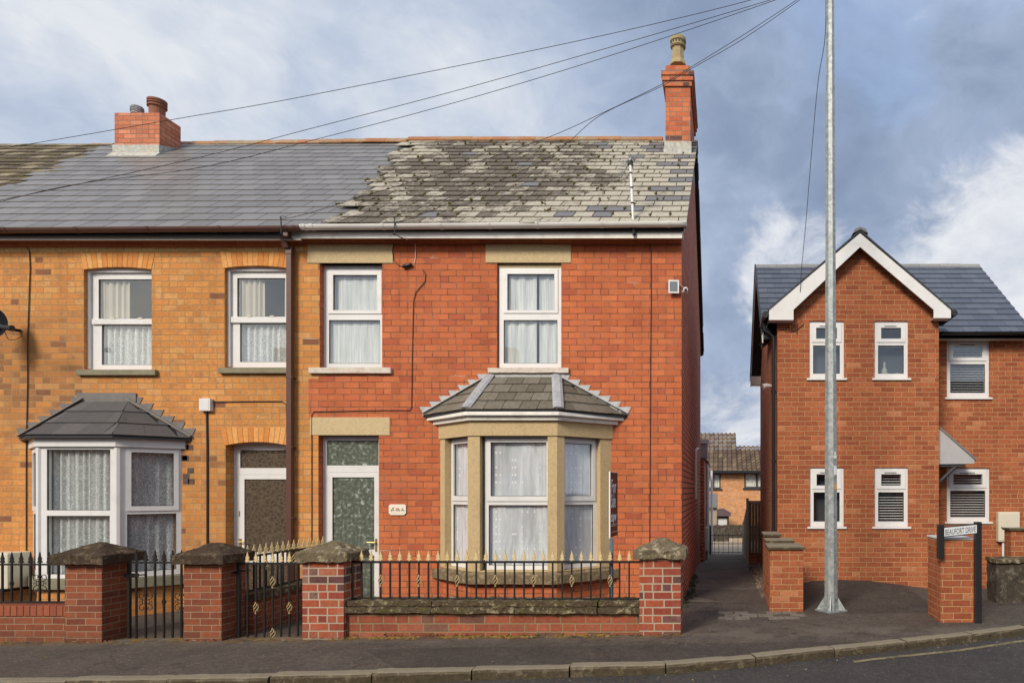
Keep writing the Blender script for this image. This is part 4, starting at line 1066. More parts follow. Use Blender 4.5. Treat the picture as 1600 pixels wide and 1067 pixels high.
mb = MB(); cx = PX(213, 3.4); mb.lathe(cx, 3.42, [(.10, PZ(178, 3.4)), (.10, PZ(176, 3.4)), (.115, PZ(175.5, 3.4)), (.10, PZ(174, 3.4)), (.115, PZ(173, 3.4)), (.10, PZ(171.5, 3.4)), (.115, PZ(170.5, 3.4)), (.10, PZ(169, 3.4)), (.11, PZ(168, 3.4)), (.09, PZ(166, 3.4))], 14)
N.part('vent_cowl', mb, 'lead', nc)
pot(N, PX(245.5, 3.5), 3.5, PZ(182, 3.5), .31, .165, 'terracotta', nc, oct_=False)
# sash windows
def sash(T, x0, x1, py0, py1, top_pane, low_pane, Y, drapes):
    f = FF(Y); xa, xb = x0, x1
    W = window(T, 'sash_window', f, PX(xa, Y), PX(xb, Y), PZ(py1, Y), PZ(py0, Y) + .05, [(PX(top_pane[0], Y), PX(top_pane[1], Y), PZ(top_pane[3], Y), PZ(top_pane[2], Y)), (PX(low_pane[0], Y), PX(low_pane[1], Y), PZ(low_pane[3], Y), PZ(low_pane[2], Y))],
        curt=drapes, fd=.08)
    mb = MB(); fbox(mb, f, PX(top_pane[0] - 8, Y), PX(top_pane[1] + 8, Y), PZ(low_pane[2], Y), PZ(top_pane[3] + 1, Y), .001, .03); fbox(mb, f, PX(xa, Y) + .0, PX(xa, Y) + .05, PZ(py1, Y), PZ(py0, Y) + .04, .0005, .045)
    fbox(mb, f, PX(xa, Y), PX(xb, Y), PZ(py0 + 4, Y), PZ(py0, Y) + .045, .0007, .04)
    T.part('meeting_rail', mb, 'white', W, bevel=.004)
    mb = MB()
    for k in (.27, .75):
        u = PX(top_pane[0], Y) + k * (PX(top_pane[1], Y) - PX(top_pane[0], Y)); fbox(mb, f, u - .03, u + .03, PZ(top_pane[3] + 1, Y) + .0005, PZ(top_pane[3] + 1, Y) + .02, .01, .035)
    T.part('sash_catch', mb, 'cream_box', W)
    return W
Y = .10
ws = sash(N, 138.6, 252, 423, 577.5, (154, 244, 436.5, 498), (159, 244, 507.5, 570), Y,
    [(PX(140, Y), PX(198, Y), PZ(500, Y), PZ(428, Y), 'drape', .02, .09), (PX(232, Y), PX(252, Y), PZ(500, Y), PZ(428, Y), 'drape', .02, .09), (PX(140, Y), PX(252, Y), PZ(576, Y), PZ(503, Y), 'lace', .024, .10)])
mb = MB(); mb.box(PX(119, -.05), PX(243, -.05), -.06, .1, PZ(587, 0), PZ(578.3, 0)); N.part('sill', mb, 'sillgrey', ws, bevel=.006)
ws = sash(N, 357, 460, 421, 574, (370.6, 446, 434.5, 495), (375, 452, 505, 565.5), Y,
    [(PX(358, Y), PX(408, Y), PZ(496, Y), PZ(428, Y), 'drape', .02, .09), (PX(441, Y), PX(458, Y), PZ(496, Y), PZ(428, Y), 'drape', .02, .09), (PX(358, Y), PX(459, Y), PZ(573, Y), PZ(501, Y), 'lace', .024, .10)])
mb = MB(); mb.box(PX(341, -.05), PX(449.5, -.05), -.06, .1, PZ(584, 0), PZ(575.3, 0)); N.part('sill', mb, 'sillgrey', ws, bevel=.006)
# door of the orange house
DY = .17; f = FF(DY)
mb = MB(); a, b = PX(365.5, DY), dN[1]
pd = [(PX(375, DY), PX(446, DY) + .05, PZ(731, DY), PZ(703, DY)), (PX(373, DY), b - .02, -.05, PZ(741, DY))]
plate(mb, f, a, b, -.1, dN[3] - .001, pd, -.07, 0); df = N.part('door_frame', mb, 'white', bevel=.004)
mb = MB(); q = pd[0]; mb.quad(f.p(q[0], q[2], -.02), f.p(q[1], q[2], -.02), f.p(q[1], q[3], -.02), f.p(q[0], q[3], -.02)); N.part('fanlight', mb, 'brownglass', df)
gl = [(PX(382, DY), PX(456, DY), PZ(862, DY), PZ(748.5, DY)), (PX(382, DY), PX(456, DY), PZ(928, DY), PZ(879, DY))]
q = pd[1]; mb = MB(); plate(mb, f, q[0] + .003, q[1] - .003, q[2], q[3] - .003, gl, -.05, .004); dr = N.part('door', mb, 'white', bevel=.004)
for q in gl:
    mb = MB(); mb.quad(f.p(q[0], q[2], -.015), f.p(q[1], q[2], -.015), f.p(q[1], q[3], -.015), f.p(q[0], q[3], -.015)); N.part('door_glass', mb, 'brownglass', dr)
mb = MB(); hx = PX(376, DY); mb.box(hx - .014, hx + .014, DY - .02, DY - .0045, PZ(855, DY), PZ(841, DY)); mb.box(hx - .02, hx - .008, DY - .014, DY - .0045, PZ(806, DY), PZ(798, DY)); mb.tube([(hx, DY - .01, PZ(846, DY)), (hx, DY - .05, PZ(846, DY)), (hx + .09, DY - .05, PZ(846, DY))], .009, 8)
N.part('door_handle', mb, 'brass', dr)
# downpipe
mb = MB(); y0, y1 = -.105, -.03
def sq(mb, pts, w_, d_):
    for (p, q) in zip(pts, pts[1:]):
        p, q = Vector(p), Vector(q); mb.hexa([p + Vector((-w_, -d_, 0)), p + Vector((w_, -d_, 0)), p + Vector((w_, d_, 0)), p + Vector((-w_, d_, 0)), q + Vector((-w_, -d_, 0)), q + Vector((w_, -d_, 0)), q + Vector((w_, d_, 0)), q + Vector((-w_, d_, 0))])
xp = PX(453.5, -.07)
sq(mb, [(xp, -.075, -.1), (xp, -.075, PZ(398, -.07))], .037, .035)
sq(mb, [(xp, -.075, PZ(398.2, -.07)), (xp, -.075, PZ(386, -.07))], .045, .043)
sq(mb, [(xp - .02, -.11, PZ(390, -.07)), (xp - .03, -.16, PZ(378, -.07))], .044, .044)
sq(mb, [(xp - .03, -.16, PZ(379, -.07)), (xp + .075, -.26, PZ(370, -.26))], .046, .044)
sq(mb, [(xp + .075, -.262, PZ(371, -.26)), (xp + .075, -.262, PZ(361, -.26))], .037, .037)
dp = N.part('downpipe', mb, 'brown', bevel=.004)
mb = MB()
for py in (592, 700, 810): mb.box(xp - .05, xp + .05, -.113, -.005, PZ(py, 0), PZ(py, 0) + .02)
N.part('pipe_clip', mb, 'brown', dp)
# white plastic bay
NB = [(-10.27, 0), (-9.66, -.52), (-8.556, -.52), (-8.06, 0)]
sc2 = 1050 / 9.48
def nz_(py): return EYE - (py - 765) / sc2
nf = []
for i in range(3):
    A = Vector((NB[i][0], NB[i][1], 0)); B = Vector((NB[i + 1][0], NB[i + 1][1], 0)); nf.append((Fr(A, B - A), (B - A).length))
mb = MB(); slab(mb, NB, .0, nz_(919) + .001, nz_(903.5)); mb2 = MB(); slab(mb2, NB, .07, nz_(920), nz_(904)); nb = N.part('bay_window', mb2, 'sillgrey', bevel=.006)
mb = MB(); slab(mb, NB, -.02, -.4, nz_(920) + .005); N.part('bay_base', mb, 'orange', nb)
mb = MB(); slab(mb, NB, .045, nz_(698), nz_(681.5)); N.part('fascia_board', mb, 'white', nb, bevel=.006)
for i, (F, L) in enumerate(nf):
    t0, b0 = nz_(698) + .003, nz_(903.3)
    if i == 0: pn = [(.10, L - .10, nz_(792), nz_(706)), (.06, L - .06, nz_(895), nz_(804))]; op = [(.04, L - .04, nz_(799), nz_(700))]
    elif i == 1: pn = [((74 - 61) / sc2, (173.2 - 61) / sc2, nz_(797), nz_(702)), ((74 - 61) / sc2, (172.5 - 61) / sc2, nz_(897), nz_(805.5))]; op = []
    else:
        pn = [(.155, L - .09, nz_(791), nz_(705.5)), (.11, L - .06, nz_(895), nz_(803.5))]; op = [(.10, L - .035, nz_(798.5), nz_(699.5))]
    mt = 'lace' if i < 2 else 'lacecool'
    window(N, 'bay_light', F, .002, L - .002, b0, t0, pn, parent=nb, openers=op, fd=.07,
        curt=[(.03, L - .03, b0 + .02, t0 - .02, mt, .026 if i < 2 else .016, .105 if i < 2 else .15)], cd=-.11)
for k in (1, 2):
    mb = MB(); x, y = NB[k]; mb.lathe(x, y + .02, [(.045, nz_(903.2)), (.045, nz_(698.4))], 8, .39); N.part('corner_post', mb, 'white', nb)
zt = PZ(627, 0); ze = EYE + 85 / 112.4
ep = off_plan(NB, .13); E = [(-10.46, 0, ze), (ep[1][0], ep[1][1], ze), (ep[2][0], ep[2][1], ze), (-7.90, 0, ze)]
tl, tr = (PX(133, 0), -.01, zt), (PX(201.5, 0), -.01, zt)
mb = MB(); slates(mb, E[1], E[2], tl, tr, 3, .36, .012, seed=12, gap=.003); slates(mb, E[0], E[1], tl, tl, 3, .36, .012, seed=15, gap=.003); slates(mb, E[2], E[3], tr, tr, 3, .36, .012, seed=16, gap=.003)
N.part('bay_roof', mb, 'bayslate_new', nb)
mb = MB(); vs = [(x, y, z - .006) for x, y, z in (E[0], E[1], E[2], E[3], tl, tr)] + [(E[0][0], 0, ze - .03), (E[1][0], E[1][1], ze - .03), (E[2][0], E[2][1], ze - .03), (E[3][0], 0, ze - .03)]
mb.add(vs, [(0, 1, 4), (1, 2, 5, 4), (2, 3, 5), (0, 6, 7, 1), (1, 7, 8, 2), (2, 8, 9, 3), (6, 9, 8, 7)]); N.part('bay_roof_deck', mb, 'anthr', nb)
mb = MB(); steps(mb, E[0][0], tl[0], ze + .03, zt + .02, -.010, 6, 1, w_=.1); steps(mb, E[3][0], tr[0], ze + .03, zt + .02, -.010, 6, -1)
mb.box(tl[0] - .11, tr[0] + .12, -.022, -.011, zt - .01, PZ(614, 0))
strip(mb, (E[0][0], -.03, ze + .03), (tl[0], -.03, zt + .03), .06, .02); strip(mb, (E[3][0], -.03, ze + .03), (tr[0], -.03, zt + .03), .06, .02)
N.part('stepped_flashing', mb, 'leaddark', nb)
M['bluebrick'] = simple('dark blue brick', (.09, .055, .045), .7, .3, 20)
# toothed blue bricks where the bay meets the wall
for (px, py) in ((296, 680), (290, 699), (297, 699), (290, 716), (298, 735), (291, 744), (291, 752), (299, 752), (288, 715)):
    mb = MB(); mb.box(PX(px - 5, 0), PX(px + 5, 0), -.004, .05, PZ(py + 4, 0), PZ(py - 4, 0)); N.part('blue_brick', mb, 'bluebrick')

# ================================================================== house beyond the left edge: only its roof shows
G = Thing('terraced_house', 'terraced house at the left edge showing only its moss covered slate roof', 'house', (-15.5, 0, 0))
GX = -19
mb = MB(); mb.box(GX, NL - .001, 0, 8.3, -.5, NE); G.part('wall', mb, 'orange')
mb = MB(); slates(mb, (GX, -.32, NZE - .03), (-9.0, -.32, NZE - .03), (GX, 3.99, NRZ - .005), (-9.0, 3.99, NRZ - .005), 21, .28, .012, lambda c, r: c.x <= lb(c.y, round(r * 17 / 21)) + .15, jit=.02, gap=.01, seed=3)
gr = G.part('roof', mb, 'slate_moss')
mb = MB(); mb.prism([(NL, -.2, NZE - .06), (NL, RY, NRZ - .06), (NL, 8.6, NZE - .1), (NL, 8.6, NZE - .14), (NL, RY, NRZ - .12), (NL, -.2, NZE - .1)], (GX - NL, 0, 0)); G.part('roof_deck', mb, 'dark_in', gr)
ridge_tiles(G, GX, PX(180, 4), RY, PZ(231, 4) - .03, PZ(224.5, 4) - .03, 'ridge', gr)

# ================================================================== RIGHT HOUSE (modern, gabled)
D = Thing('detached_house', 'modern red brick house with white bargeboards and blue grey tiled roof', 'house', (3.2, 1.5, 0))
GY = 1.5; gx0, gx1 = PX(1215, GY), PX(1467, GY)
s3 = 1050 / 11.5
def gzv(py): return EYE - (py - 765) / s3
def gxv(px): return (px - 1130) / s3
gh = [(gxv(a), gxv(b), gzv(d), gzv(c)) for a, b, c, d in ((1264.5, 1319, 501.5, 591), (1366.5, 1419, 501.5, 591), (1265.5, 1318.5, 730, 822.5), (1366.7, 1419, 730, 822.5))]
ax = (gx0 + gx1) / 2; az_ = PZ(378, GY); ez_ = gzv(500) + .05
f = FF(GY)
mb = MB(); plate(mb, f, gx0, gx1, -.5, ez_, gh, -.25, 0)
mb.prism([f.p(gx0, ez_ + .0005, 0), f.p(gx1, ez_ + .0005, 0), f.p(gx1, ez_ + .02, 0), f.p(ax, az_ + .12, 0), f.p(gx0, ez_ + .02, 0)][::-1], (0, .25, 0))
D.part('gable_wall', mb, 'newbrick')
MY = 2.3; f2 = FF(MY); mx1 = 5.56
mh = [(PX(1479.5, MY), PX(1546, MY), PZ(621, MY), PZ(530.5, MY)), (PX(1479.5, MY), PX(1546.5, MY), PZ(815, MY), PZ(731, MY))]
mb = MB(); plate(mb, f2, gx1 + .001, mx1, -.5, PZ(526, MY) + .05, mh, -.25, 0); D.part('front_wall', mb, 'newbrick')
mb = MB(); mb.box(gx1 - .25, gx1, GY + .2505, MY + .24, -.5, ez_); D.part('wing_side_wall', mb, 'newbrick')
RYm, RZm = 4.6, PZ(415, 4.6); mez = PZ(520, 2.1)
mx0 = gx0
mb = MB()
mb.box(mx0, mx0 + .25, GY + .2505, 6.85, -.6, ez_ - .2)
mb.prism([(mx0 + .002, 2.5, ez_ - .1995), (mx0 + .002, 6.85, ez_ - .1995), (mx0 + .002, RYm, RZm - .15)], (.24, 0, 0))
D.part('flank_wall', mb, 'newside', label='textured brick flank along the alley, painted brighter as if sunlit')
mb = MB(); mb.box(mx0 + .251, mx1, 6.6, 6.85, -.6, 4.5); mb.box(mx1 - .25, mx1, MY + .251, 6.599, -.6, 4.5); mb.prism([(mx1 - .24, 2.4, 4.5), (mx1 - .24, 6.8, 4.5), (mx1 - .24, RYm, RZm - .15)], (.22, 0, 0)); D.part('rear_wall', mb, 'newbrick')
mb = MB(); mb.box(gx0 + .26, mx1 - .26, MY + .26, 6.5, 2.15, 2.25); D.part('floor', mb, 'dark_in')
bx0 = PX(1181, RYm); 
mb = MB(); slates(mb, (bx0, 2.02, mez - .02), (mx1, 2.02, mez - .02), (bx0, RYm, RZm), (mx1, RYm, RZm), 13, .33, .012, gap=.004, seed=31, pred=lambda c, r: not (gx0 + .35 < c.x < gx1 - .25 and c.y < 2.6))
dr_ = D.part('roof', mb, 'slate_blue')
mb = MB(); slates(mb, (mx1, 7.2, mez - .02), (bx0, 7.2, mez - .02), (mx1, RYm, RZm), (bx0, RYm, RZm), 13, .33, .012); D.part('rear_slope', mb, 'slate_blue', dr_)
mb = MB(); mb.prism([(bx0 + .02, 2.06, mez - .04), (bx0 + .02, RYm, RZm - .03), (bx0 + .02, 7.2, mez - .05), (bx0 + .02, 7.2, mez - .12), (bx0 + .02, RYm, RZm - .12), (bx0 + .02, 2.06, mez - .12)], (mx1 - bx0 - .04, 0, 0)); D.part('roof_deck', mb, 'anthr', dr_)
ridge_tiles(D, bx0, mx1, RYm, PZ(413, RYm) - .03, PZ(412, RYm) - .03, 'ridge_grey', dr_, L=.44, r=.07)
mb = MB()
for xx in (bx0 - .012, mx1 + .001):
    for (ya, yb) in ((2.05, RYm), (7.25, RYm)): mb.prism([(xx, ya, mez - .02), (xx, yb, RZm), (xx, yb, RZm - .17), (xx, ya, mez - .19)], (.02, 0, 0))
D.part('bargeboard', mb, 'white', dr_)
mb = MB()
for xx in (bx0 - .03,): 
    for (ya, yb) in ((2.05, RYm), (7.25, RYm)): mb.prism([(xx, ya, mez + .01), (xx, yb, RZm + .03), (xx, yb, RZm - .03), (xx, ya, mez - .05)], (.03, 0, 0))
D.part('verge_cap', mb, 'anthr', dr_)
# wing roof
WY = 1.30; sw = 1050 / 11.3
wxl, wxr = (1201.6 - 1130) / sw, (1486 - 1130) / sw; wa = (1344 - 1130) / sw; waz = EYE + (765 - 364) / sw; wez = EYE + (765 - 486) / sw
mb = MB()
back = 4.0
slates(mb, (wxl, WY + .01, wez), (wxl, back, wez), (wa, WY + .01, waz), (wa, back, waz), 9, .33, .012, gap=.004)
slates(mb, (wxr, back, wez), (wxr, WY + .01, wez), (wa, back, waz), (wa, WY + .01, waz), 9, .33, .012, gap=.004)
D.part('wing_slates', mb, 'slate_blue', dr_)
mb = MB(); mb.prism([(wxl + .02, WY + .02, wez - .01), (wa, WY + .02, waz - .02), (wxr - .02, WY + .02, wez - .01), (wxr - .02, WY + .02, wez - .08), (wa, WY + .02, waz - .14), (wxl + .02, WY + .02, wez - .08)], (0, back - WY, 0)); D.part('wing_deck', mb, 'anthr', dr_)
mb = MB()
bw = .235
def barge(s):
    xe = wxl if s < 0 else wxr; xi = xe + (-s) * .42 if False else xe - s * .42
    # inner underside points
    zin_ap = waz - .03 - .40
    x_in = (1240 - 1130) / sw if s < 0 else (1459 - 1130) / sw; z_in = EYE + (765 - (484 if s < 0 else 484)) / sw
    zb = EYE + (765 - (500 if s < 0 else 497)) / sw
    poly = [(xe, WY, zb), (x_in, WY, zb), (x_in, WY, z_in), (wa, WY, EYE + (765 - 386) / sw), (wa, WY, waz - .005), (xe, WY, wez + .02)]
    mb.prism(poly if s < 0 else poly[::-1], (0, .025, 0))
    # boxed eaves end
    x0, x1 = min(xe, x_in), max(xe, x_in)
    mb.box(x0, x1, WY + .0255, GY - .002, zb, zb + .012)
barge(-1); barge(1)
D.part('bargeboards', mb, 'white', dr_, bevel=.003)
mb = MB(); mb.prism([(wa - .13, WY - .03, waz - .02), (wa - .09, WY - .03, waz + .055), (wa, WY - .03, waz + .09), (wa + .09, WY - .03, waz + .055), (wa + .13, WY - .03, waz - .02), (wa, WY - .03, waz + .05)], (0, back - WY, 0)); D.part('ridge_cap', mb, 'ridge_grey', dr_)
mb = MB(); mb.prism([(wxl - .02, WY - .012, wez - .0), (wa, WY - .012, waz + .02), (wxr + .02, WY - .012, wez - .0), (wxr + .02, WY - .012, wez + .03), (wa, WY - .012, waz + .055), (wxl - .02, WY - .012, wez + .03)], (0, .045, 0)); D.part('verge_trim', mb, 'anthr', dr_)
# gutters: wing eaves run back from the gable, main eaves run along the front
mb = MB(); gl_ = wxl - .06; zz = wez - .06
mb.tube([(gl_, WY - .02, zz), (gl_, 2.1, zz)], .055, 10); mb.tube([(wxr + .06, WY + .0, zz + .03), (wxr + .06, 2.0, zz + .03)], .055, 10)
D.part('gutter', mb, 'black')
gutter(D, gx1 + .2, mx1 + .05, 1.98, PZ(519, 1.98), PZ(518.5, 1.98), .055, 'black', [3.9 + .6 * k for k in range(3)])
mb = MB(); mb.box(gx1 + .005, mx1, 2.06, 2.09, PZ(528, 2.05), PZ(521, 2.05)); mb.box(gx1 + .005, mx1, 2.091, MY - .001, PZ(528, 2.05), PZ(528, 2.05) + .012); D.part('fascia', mb, 'white')
mb = MB(); xd = PX(1208.5, 1.6); xd = gx0 - .06
mb.tube([(gl_, 1.62, zz - .04), (gl_, 1.62, zz - .18), (xd, 1.62, zz - .30), (xd, 1.62, -.1)], .034, 10)
for zc in (3.4, 2.2, 1.0): mb.lathe(xd, 1.62, [(.042, zc), (.042, zc + .04)], 10)
D.part('downpipe', mb, 'black')
mb = MB(); mb.box(bx0 - .03, gx0 - .001, 6.6, 6.84, PZ(603, 6.8), PZ(590, 6.8)); D.part('eaves_box', mb, 'white')
def cas(T, U0, U1, V0, V1, Y, kind, wpx=52):
    f = FF(Y); w_ = U1 - U0; h = V1 - V0; k = w_ / wpx
    up = (U0 + 10.5 * k, U1 - 10.5 * k, V1 - h * .305, V1 - h * .115); lo = (U0 + 6.0 * k, U1 - 6.0 * k, V0 + h * .085, V1 - h * .42)
    W = window(T, 'window', f, U0, U1, V0, V1, [up, lo], openers=[(U0 + 4 * k, U1 - 4 * k, V1 - h * .365, V1 - h * .045)], gmat='glass_dim')
    mb = MB(); fbox(mb, f, U0 - .045, U1 + .045, V0 - .035, V0 - .0005, -.02, .065); T.part('sill', mb, 'white', W, bevel=.003)
    mb = MB(); fbox(mb, f, U0 + w_ * .30, U1 - w_ * .34, V1 - h * .095, V1 - h * .083, .0145, .02); T.part('trickle_vent', mb, 'ink', W)
    if kind == 'blind':
        mb = MB(); z = lo[2] - .005; 
        while z < up[3] + .02:
            mb.hexa([f.p(U0 + .03, z, -.08), f.p(U1 - .03, z, -.08), f.p(U1 - .03, z + .012, -.11), f.p(U0 + .03, z + .012, -.11), f.p(U0 + .03, z + .002, -.08), f.p(U1 - .03, z + .002, -.08), f.p(U1 - .03, z + .014, -.11), f.p(U0 + .03, z + .014, -.11)]); z += .046
        T.part('venetian_blind', mb, 'white', W); W.children[0].data.materials[0] = M['glass']; [c_.data.materials.__setitem__(0, M['glass']) for c_ in W.children if c_.name.startswith('pane')]
    elif kind == 'frost':
        mb = MB(); mb.quad(f.p(U0 + .02, V0 + .02, -.2), f.p(U1 - .02, V0 + .02, -.2), f.p(U1 - .02, V1 - .02, -.2), f.p(U0 + .02, V1 - .02, -.2)); T.part('obscure_backing', mb, 'frostgrey', W)
    return W
M['frostgrey'] = simple('grey obscured room', (.10, .105, .11), .8, .15, 3)
W = cas(D, *gh[0], GY + .03, 'frost'); W2 = cas(D, *gh[1], GY + .03, 'frost')
mb = MB(); u = gh[1][0] + .2; mb.lathe(u, GY + .13, [(.055, gh[1][2] + .05), (.06, gh[1][2] + .08), (.05, gh[1][2] + .16), (.018, gh[1][2] + .22), (.018, gh[1][2] + .30)], 12); mb.lathe(u + .22, GY + .13, [(.03, gh[1][2] + .05), (.03, gh[1][2] + .11)], 10)
single('vase', mb, 'cream_box', 'pale green bottle and jar standing inside the upper right gable window', 'vase', smooth=True)
cas(D, *gh[2], GY + .03, 'frost'); cas(D, *gh[3], GY + .03, 'blind')
cas(D, *mh[0], MY + .03, 'blind', 66); cas(D, *mh[1], MY + .03, 'blind', 66)
# porch canopy on the wing's side wall
cY0, cY1 = 1.62, 2.295; sc3 = 1050 / 11.62
xr = (1522.5 - 1130) / sc3; zt_, zb1, zb0 = EYE + (765 - 666) / sc3, EYE + (765 - 718) / sc3, EYE + (765 - 725) / sc3
mb = MB(); mb.prism([(gx1 + .002, cY0, zb0), (xr, cY0, zb0 + .01), (xr, cY0, zb1), (gx1 + .002, cY0, zt_)][::-1], (0, cY1 - cY0, 0)); cp = D.part('porch_canopy', mb, 'canopy')
mb = MB(); mb.hexa([(gx1 + .002, cY0 - .02, zt_ + .001), (xr + .03, cY0 - .02, zb1 - .015), (xr + .03, cY1, zb1 - .015), (gx1 + .002, cY1, zt_ + .001), (gx1 + .002, cY0 - .02, zt_ + .035), (xr + .03, cY0 - .02, zb1 + .02), (xr + .03, cY1, zb1 + .02), (gx1 + .002, cY1, zt_ + .035)])
D.part('canopy_roof', mb, 'slate_new', cp)
mb = MB()
for y in (cY0 + .05,):
    mb.tube([(gx1 + .03, y, zb0 - .34), (gx1 + .38, y, zb0 - .01)], .028, 4); mb.box(gx1 + .002, gx1 + .05, y - .03, y + .03, zb0 - .42, zb0 - .001); mb.box(gx1 + .05, xr - .2, y - .02, y + .02, zb0 - .04, zb0 - .001)
D.part('bracket', mb, 'dkgrey', cp)
mb = MB(); mb.lathe(PX(1198, 3.0) , 3.0, [(.02, 3.8), (.05, 3.85), (.05, 3.95), (.02, 4.0)], 10); mb = MB(); mb.tube([(gx0 + .01, 2.9, 3.72), (gx0 - .09, 2.9, 3.73), (gx0 - .17, 2.88, 3.70)], [.02, .045, .06], 10)
D.part('flue_terminal', mb, 'white')
# meter box
T = Thing('meter_box', 'cream gas meter box with a white pipe on the red brick wall', 'meter box', (PX(1576, MY), MY - .1, PZ(846, MY)))
mb = MB(); mb.box(PX(1559.5, MY - .1), PX(1593, MY - .1), MY - .12, MY, PZ(846, MY - .1), PZ(799.5, MY - .1)); T.part('box', mb, 'cream_box', bevel=.01)
mb = MB(); mb.box(PX(1561.5, MY - .12), PX(1591, MY - .12), MY - .128, MY - .1205, PZ(844, MY - .12), PZ(802, MY - .12)); dd = T.part('door', mb, 'cream_box', bevel=.003)
mb = MB(); mb.lathe(PX(1565, MY - .13), MY - .132, [(.008, PZ(824, MY)), (.008, PZ(822, MY))], 8); T.part('latch', mb, 'ink', dd)
mb = MB(); mb.tube([(PX(1568, MY - .08), MY - .06, PZ(846, MY)), (PX(1568, MY - .08), MY - .06, -.1)], .02, 8); T.part('pipe', mb, 'white')

# ================================================================== garden walls, pillars, railings
FY = -2.1
def finial_mesh(name='finial', s=1.0, mat='gold', d=.007):
    mb = MB()
    pr_ = [(0, .0), (.010, .004), (.010, .016), (.026, .010), (.028, .018), (.013, .044), (.012, .050), (.022, .048), (.022, .056), (.010, .080), (.0, .132)]
    pts = [(x * s, z * s) for x, z in pr_]; poly = [(x, -d, z) for x, z in pts] + [(-x, -d, z) for x, z in pts[::-1][1:-1]]
    mb.prism(poly, (0, 2 * d, 0)); mb.lathe(0, 0, [(.004, .02), (.009, .045), (.004, .12)], 6)
    mb.lathe(0, 0, [(.011, 0), (.013, .006), (.011, .014)], 8)
    me = mb.mesh(name); me.materials.append(M[mat]); return me
def basket_mesh(mat='gold'):
    mb = MB()
    for k in range(4):
        pts = []
        for i in range(13):
            t = i / 12; a = k * math.pi / 2 + t * math.pi * 1.1; r = .004 + .023 * math.sin(math.pi * t) ** .8
            pts.append((r * math.cos(a), r * math.sin(a), -.055 + .11 * t))
        mb.tube(pts, .0042, 5)
    mb.lathe(0, 0, [(.010, -.072), (.012, -.06), (.006, -.052)], 8); mb.lathe(0, 0, [(.006, .052), (.012, .06), (.008, .072)], 8)
    me = mb.mesh('basket'); me.materials.append(M[mat]); return me
FIN, BAS = finial_mesh(), basket_mesh()
FINB = finial_mesh('finial', 1.05, 'iron')
def diamond_mesh():
    mb = MB()
    for s in (-1, 1): mb.tube([(0, 0, -.05), (s * .02, 0, -.012), (s * .024, 0, 0), (s * .02, 0, .012), (0, 0, .05)], .005, 5)
    mb.tube([(-.02, 0, 0), (0, 0, .018), (.02, 0, 0), (0, 0, -.018), (-.02, 0, 0)], .004, 5)
    me = mb.mesh('diamond'); me.materials.append(M['iron']); return me
DIA = diamond_mesh()
def scroll_mesh():
    mb = MB()
    for sx in (-1, 1):
        for sz in (-1, 1):
            pts = []
            for i in range(26):
                t = i / 25; a = -1.57 + t * 5.6; r = .046 * (1 - t * .72)
                pts.append((sx * (.052 + r * math.cos(a) * 1.0 - .01), 0, sz * (.075 + r * math.sin(a))))
            mb.tube([(sx * .004, 0, sz * .012)] + pts, .0045, 5)
            pts = []
            for i in range(18):
                t = i / 17; a = 1.57 + t * 5.0; r = .028 * (1 - t * .7)
                pts.append((sx * (.062 + r * math.cos(a)), 0, sz * (.012 + .0 + r * math.sin(a) * .8)))
            mb.tube(pts, .004, 5)
    mb.lathe(0, 0, [(.012, -.01), (.014, 0), (.012, .01)], 8)
    me = mb.mesh('scroll'); me.materials.append(M['iron']); return me
SCR = scroll_mesh()

def pillar(label, x0, x1, y0, dep, zb, zt, mat, capmat, over, edge, peak, seed):
    T = Thing('brick_pillar', label, 'pillar', ((x0 + x1) / 2, y0 + dep / 2, zb), group=None)
    mb = MB(); mb.box(x0, x1, y0, y0 + dep, zb - .2, zt + .005); T.part('shaft', mb, mat)
    mb = MB(); noisy_box(mb, x0 - over, x1 + over, y0 - over, y0 + dep + over, zt, zt + edge, .03, .018 if capmat == 'caplich' else .012, seed, peak=peak)
    T.part('cap', mb, capmat, smooth=False)
    return T
def FZ(py, Y=FY): return PZ(py, Y)
pillar('modern dark red brick gate pillar with brown cap, leftmost in the street wall', PX(101.5, FY), PX(159, FY), FY, .40, gz(-7), FZ(880), 'pierred', 'capdark', .095, .10, .13, 1)
pillar('modern dark red brick gate pillar with brown cap bearing a white lichen spot', PX(287.5, FY), PX(346, FY), FY, .40, gz(-6), FZ(880), 'pierred', 'capdark', .085, .10, .13, 2)
pillar('old red brick pillar with mossy stone cap beside the gate with gold baskets', PX(472.5, FY), PX(537, FY), FY, .42, gz(-4.6), FZ(876), 'pierold', 'caplich', .06, .095, .12, 3)
pillar('old purple and red brick pillar with mossy cap at the alley corner', PX(999, FY), PX(1063.5, FY), FY, .42, gz(-.8), FZ(872), 'pierold', 'caplich', .065, .09, .13, 4)
mb = MB(); mb.lathe(PX(321, FY + .1), FY + .12, [(.05, FZ(880) + .19), (.04, FZ(880) + .205), (.01, FZ(880) + .21)], 9); 
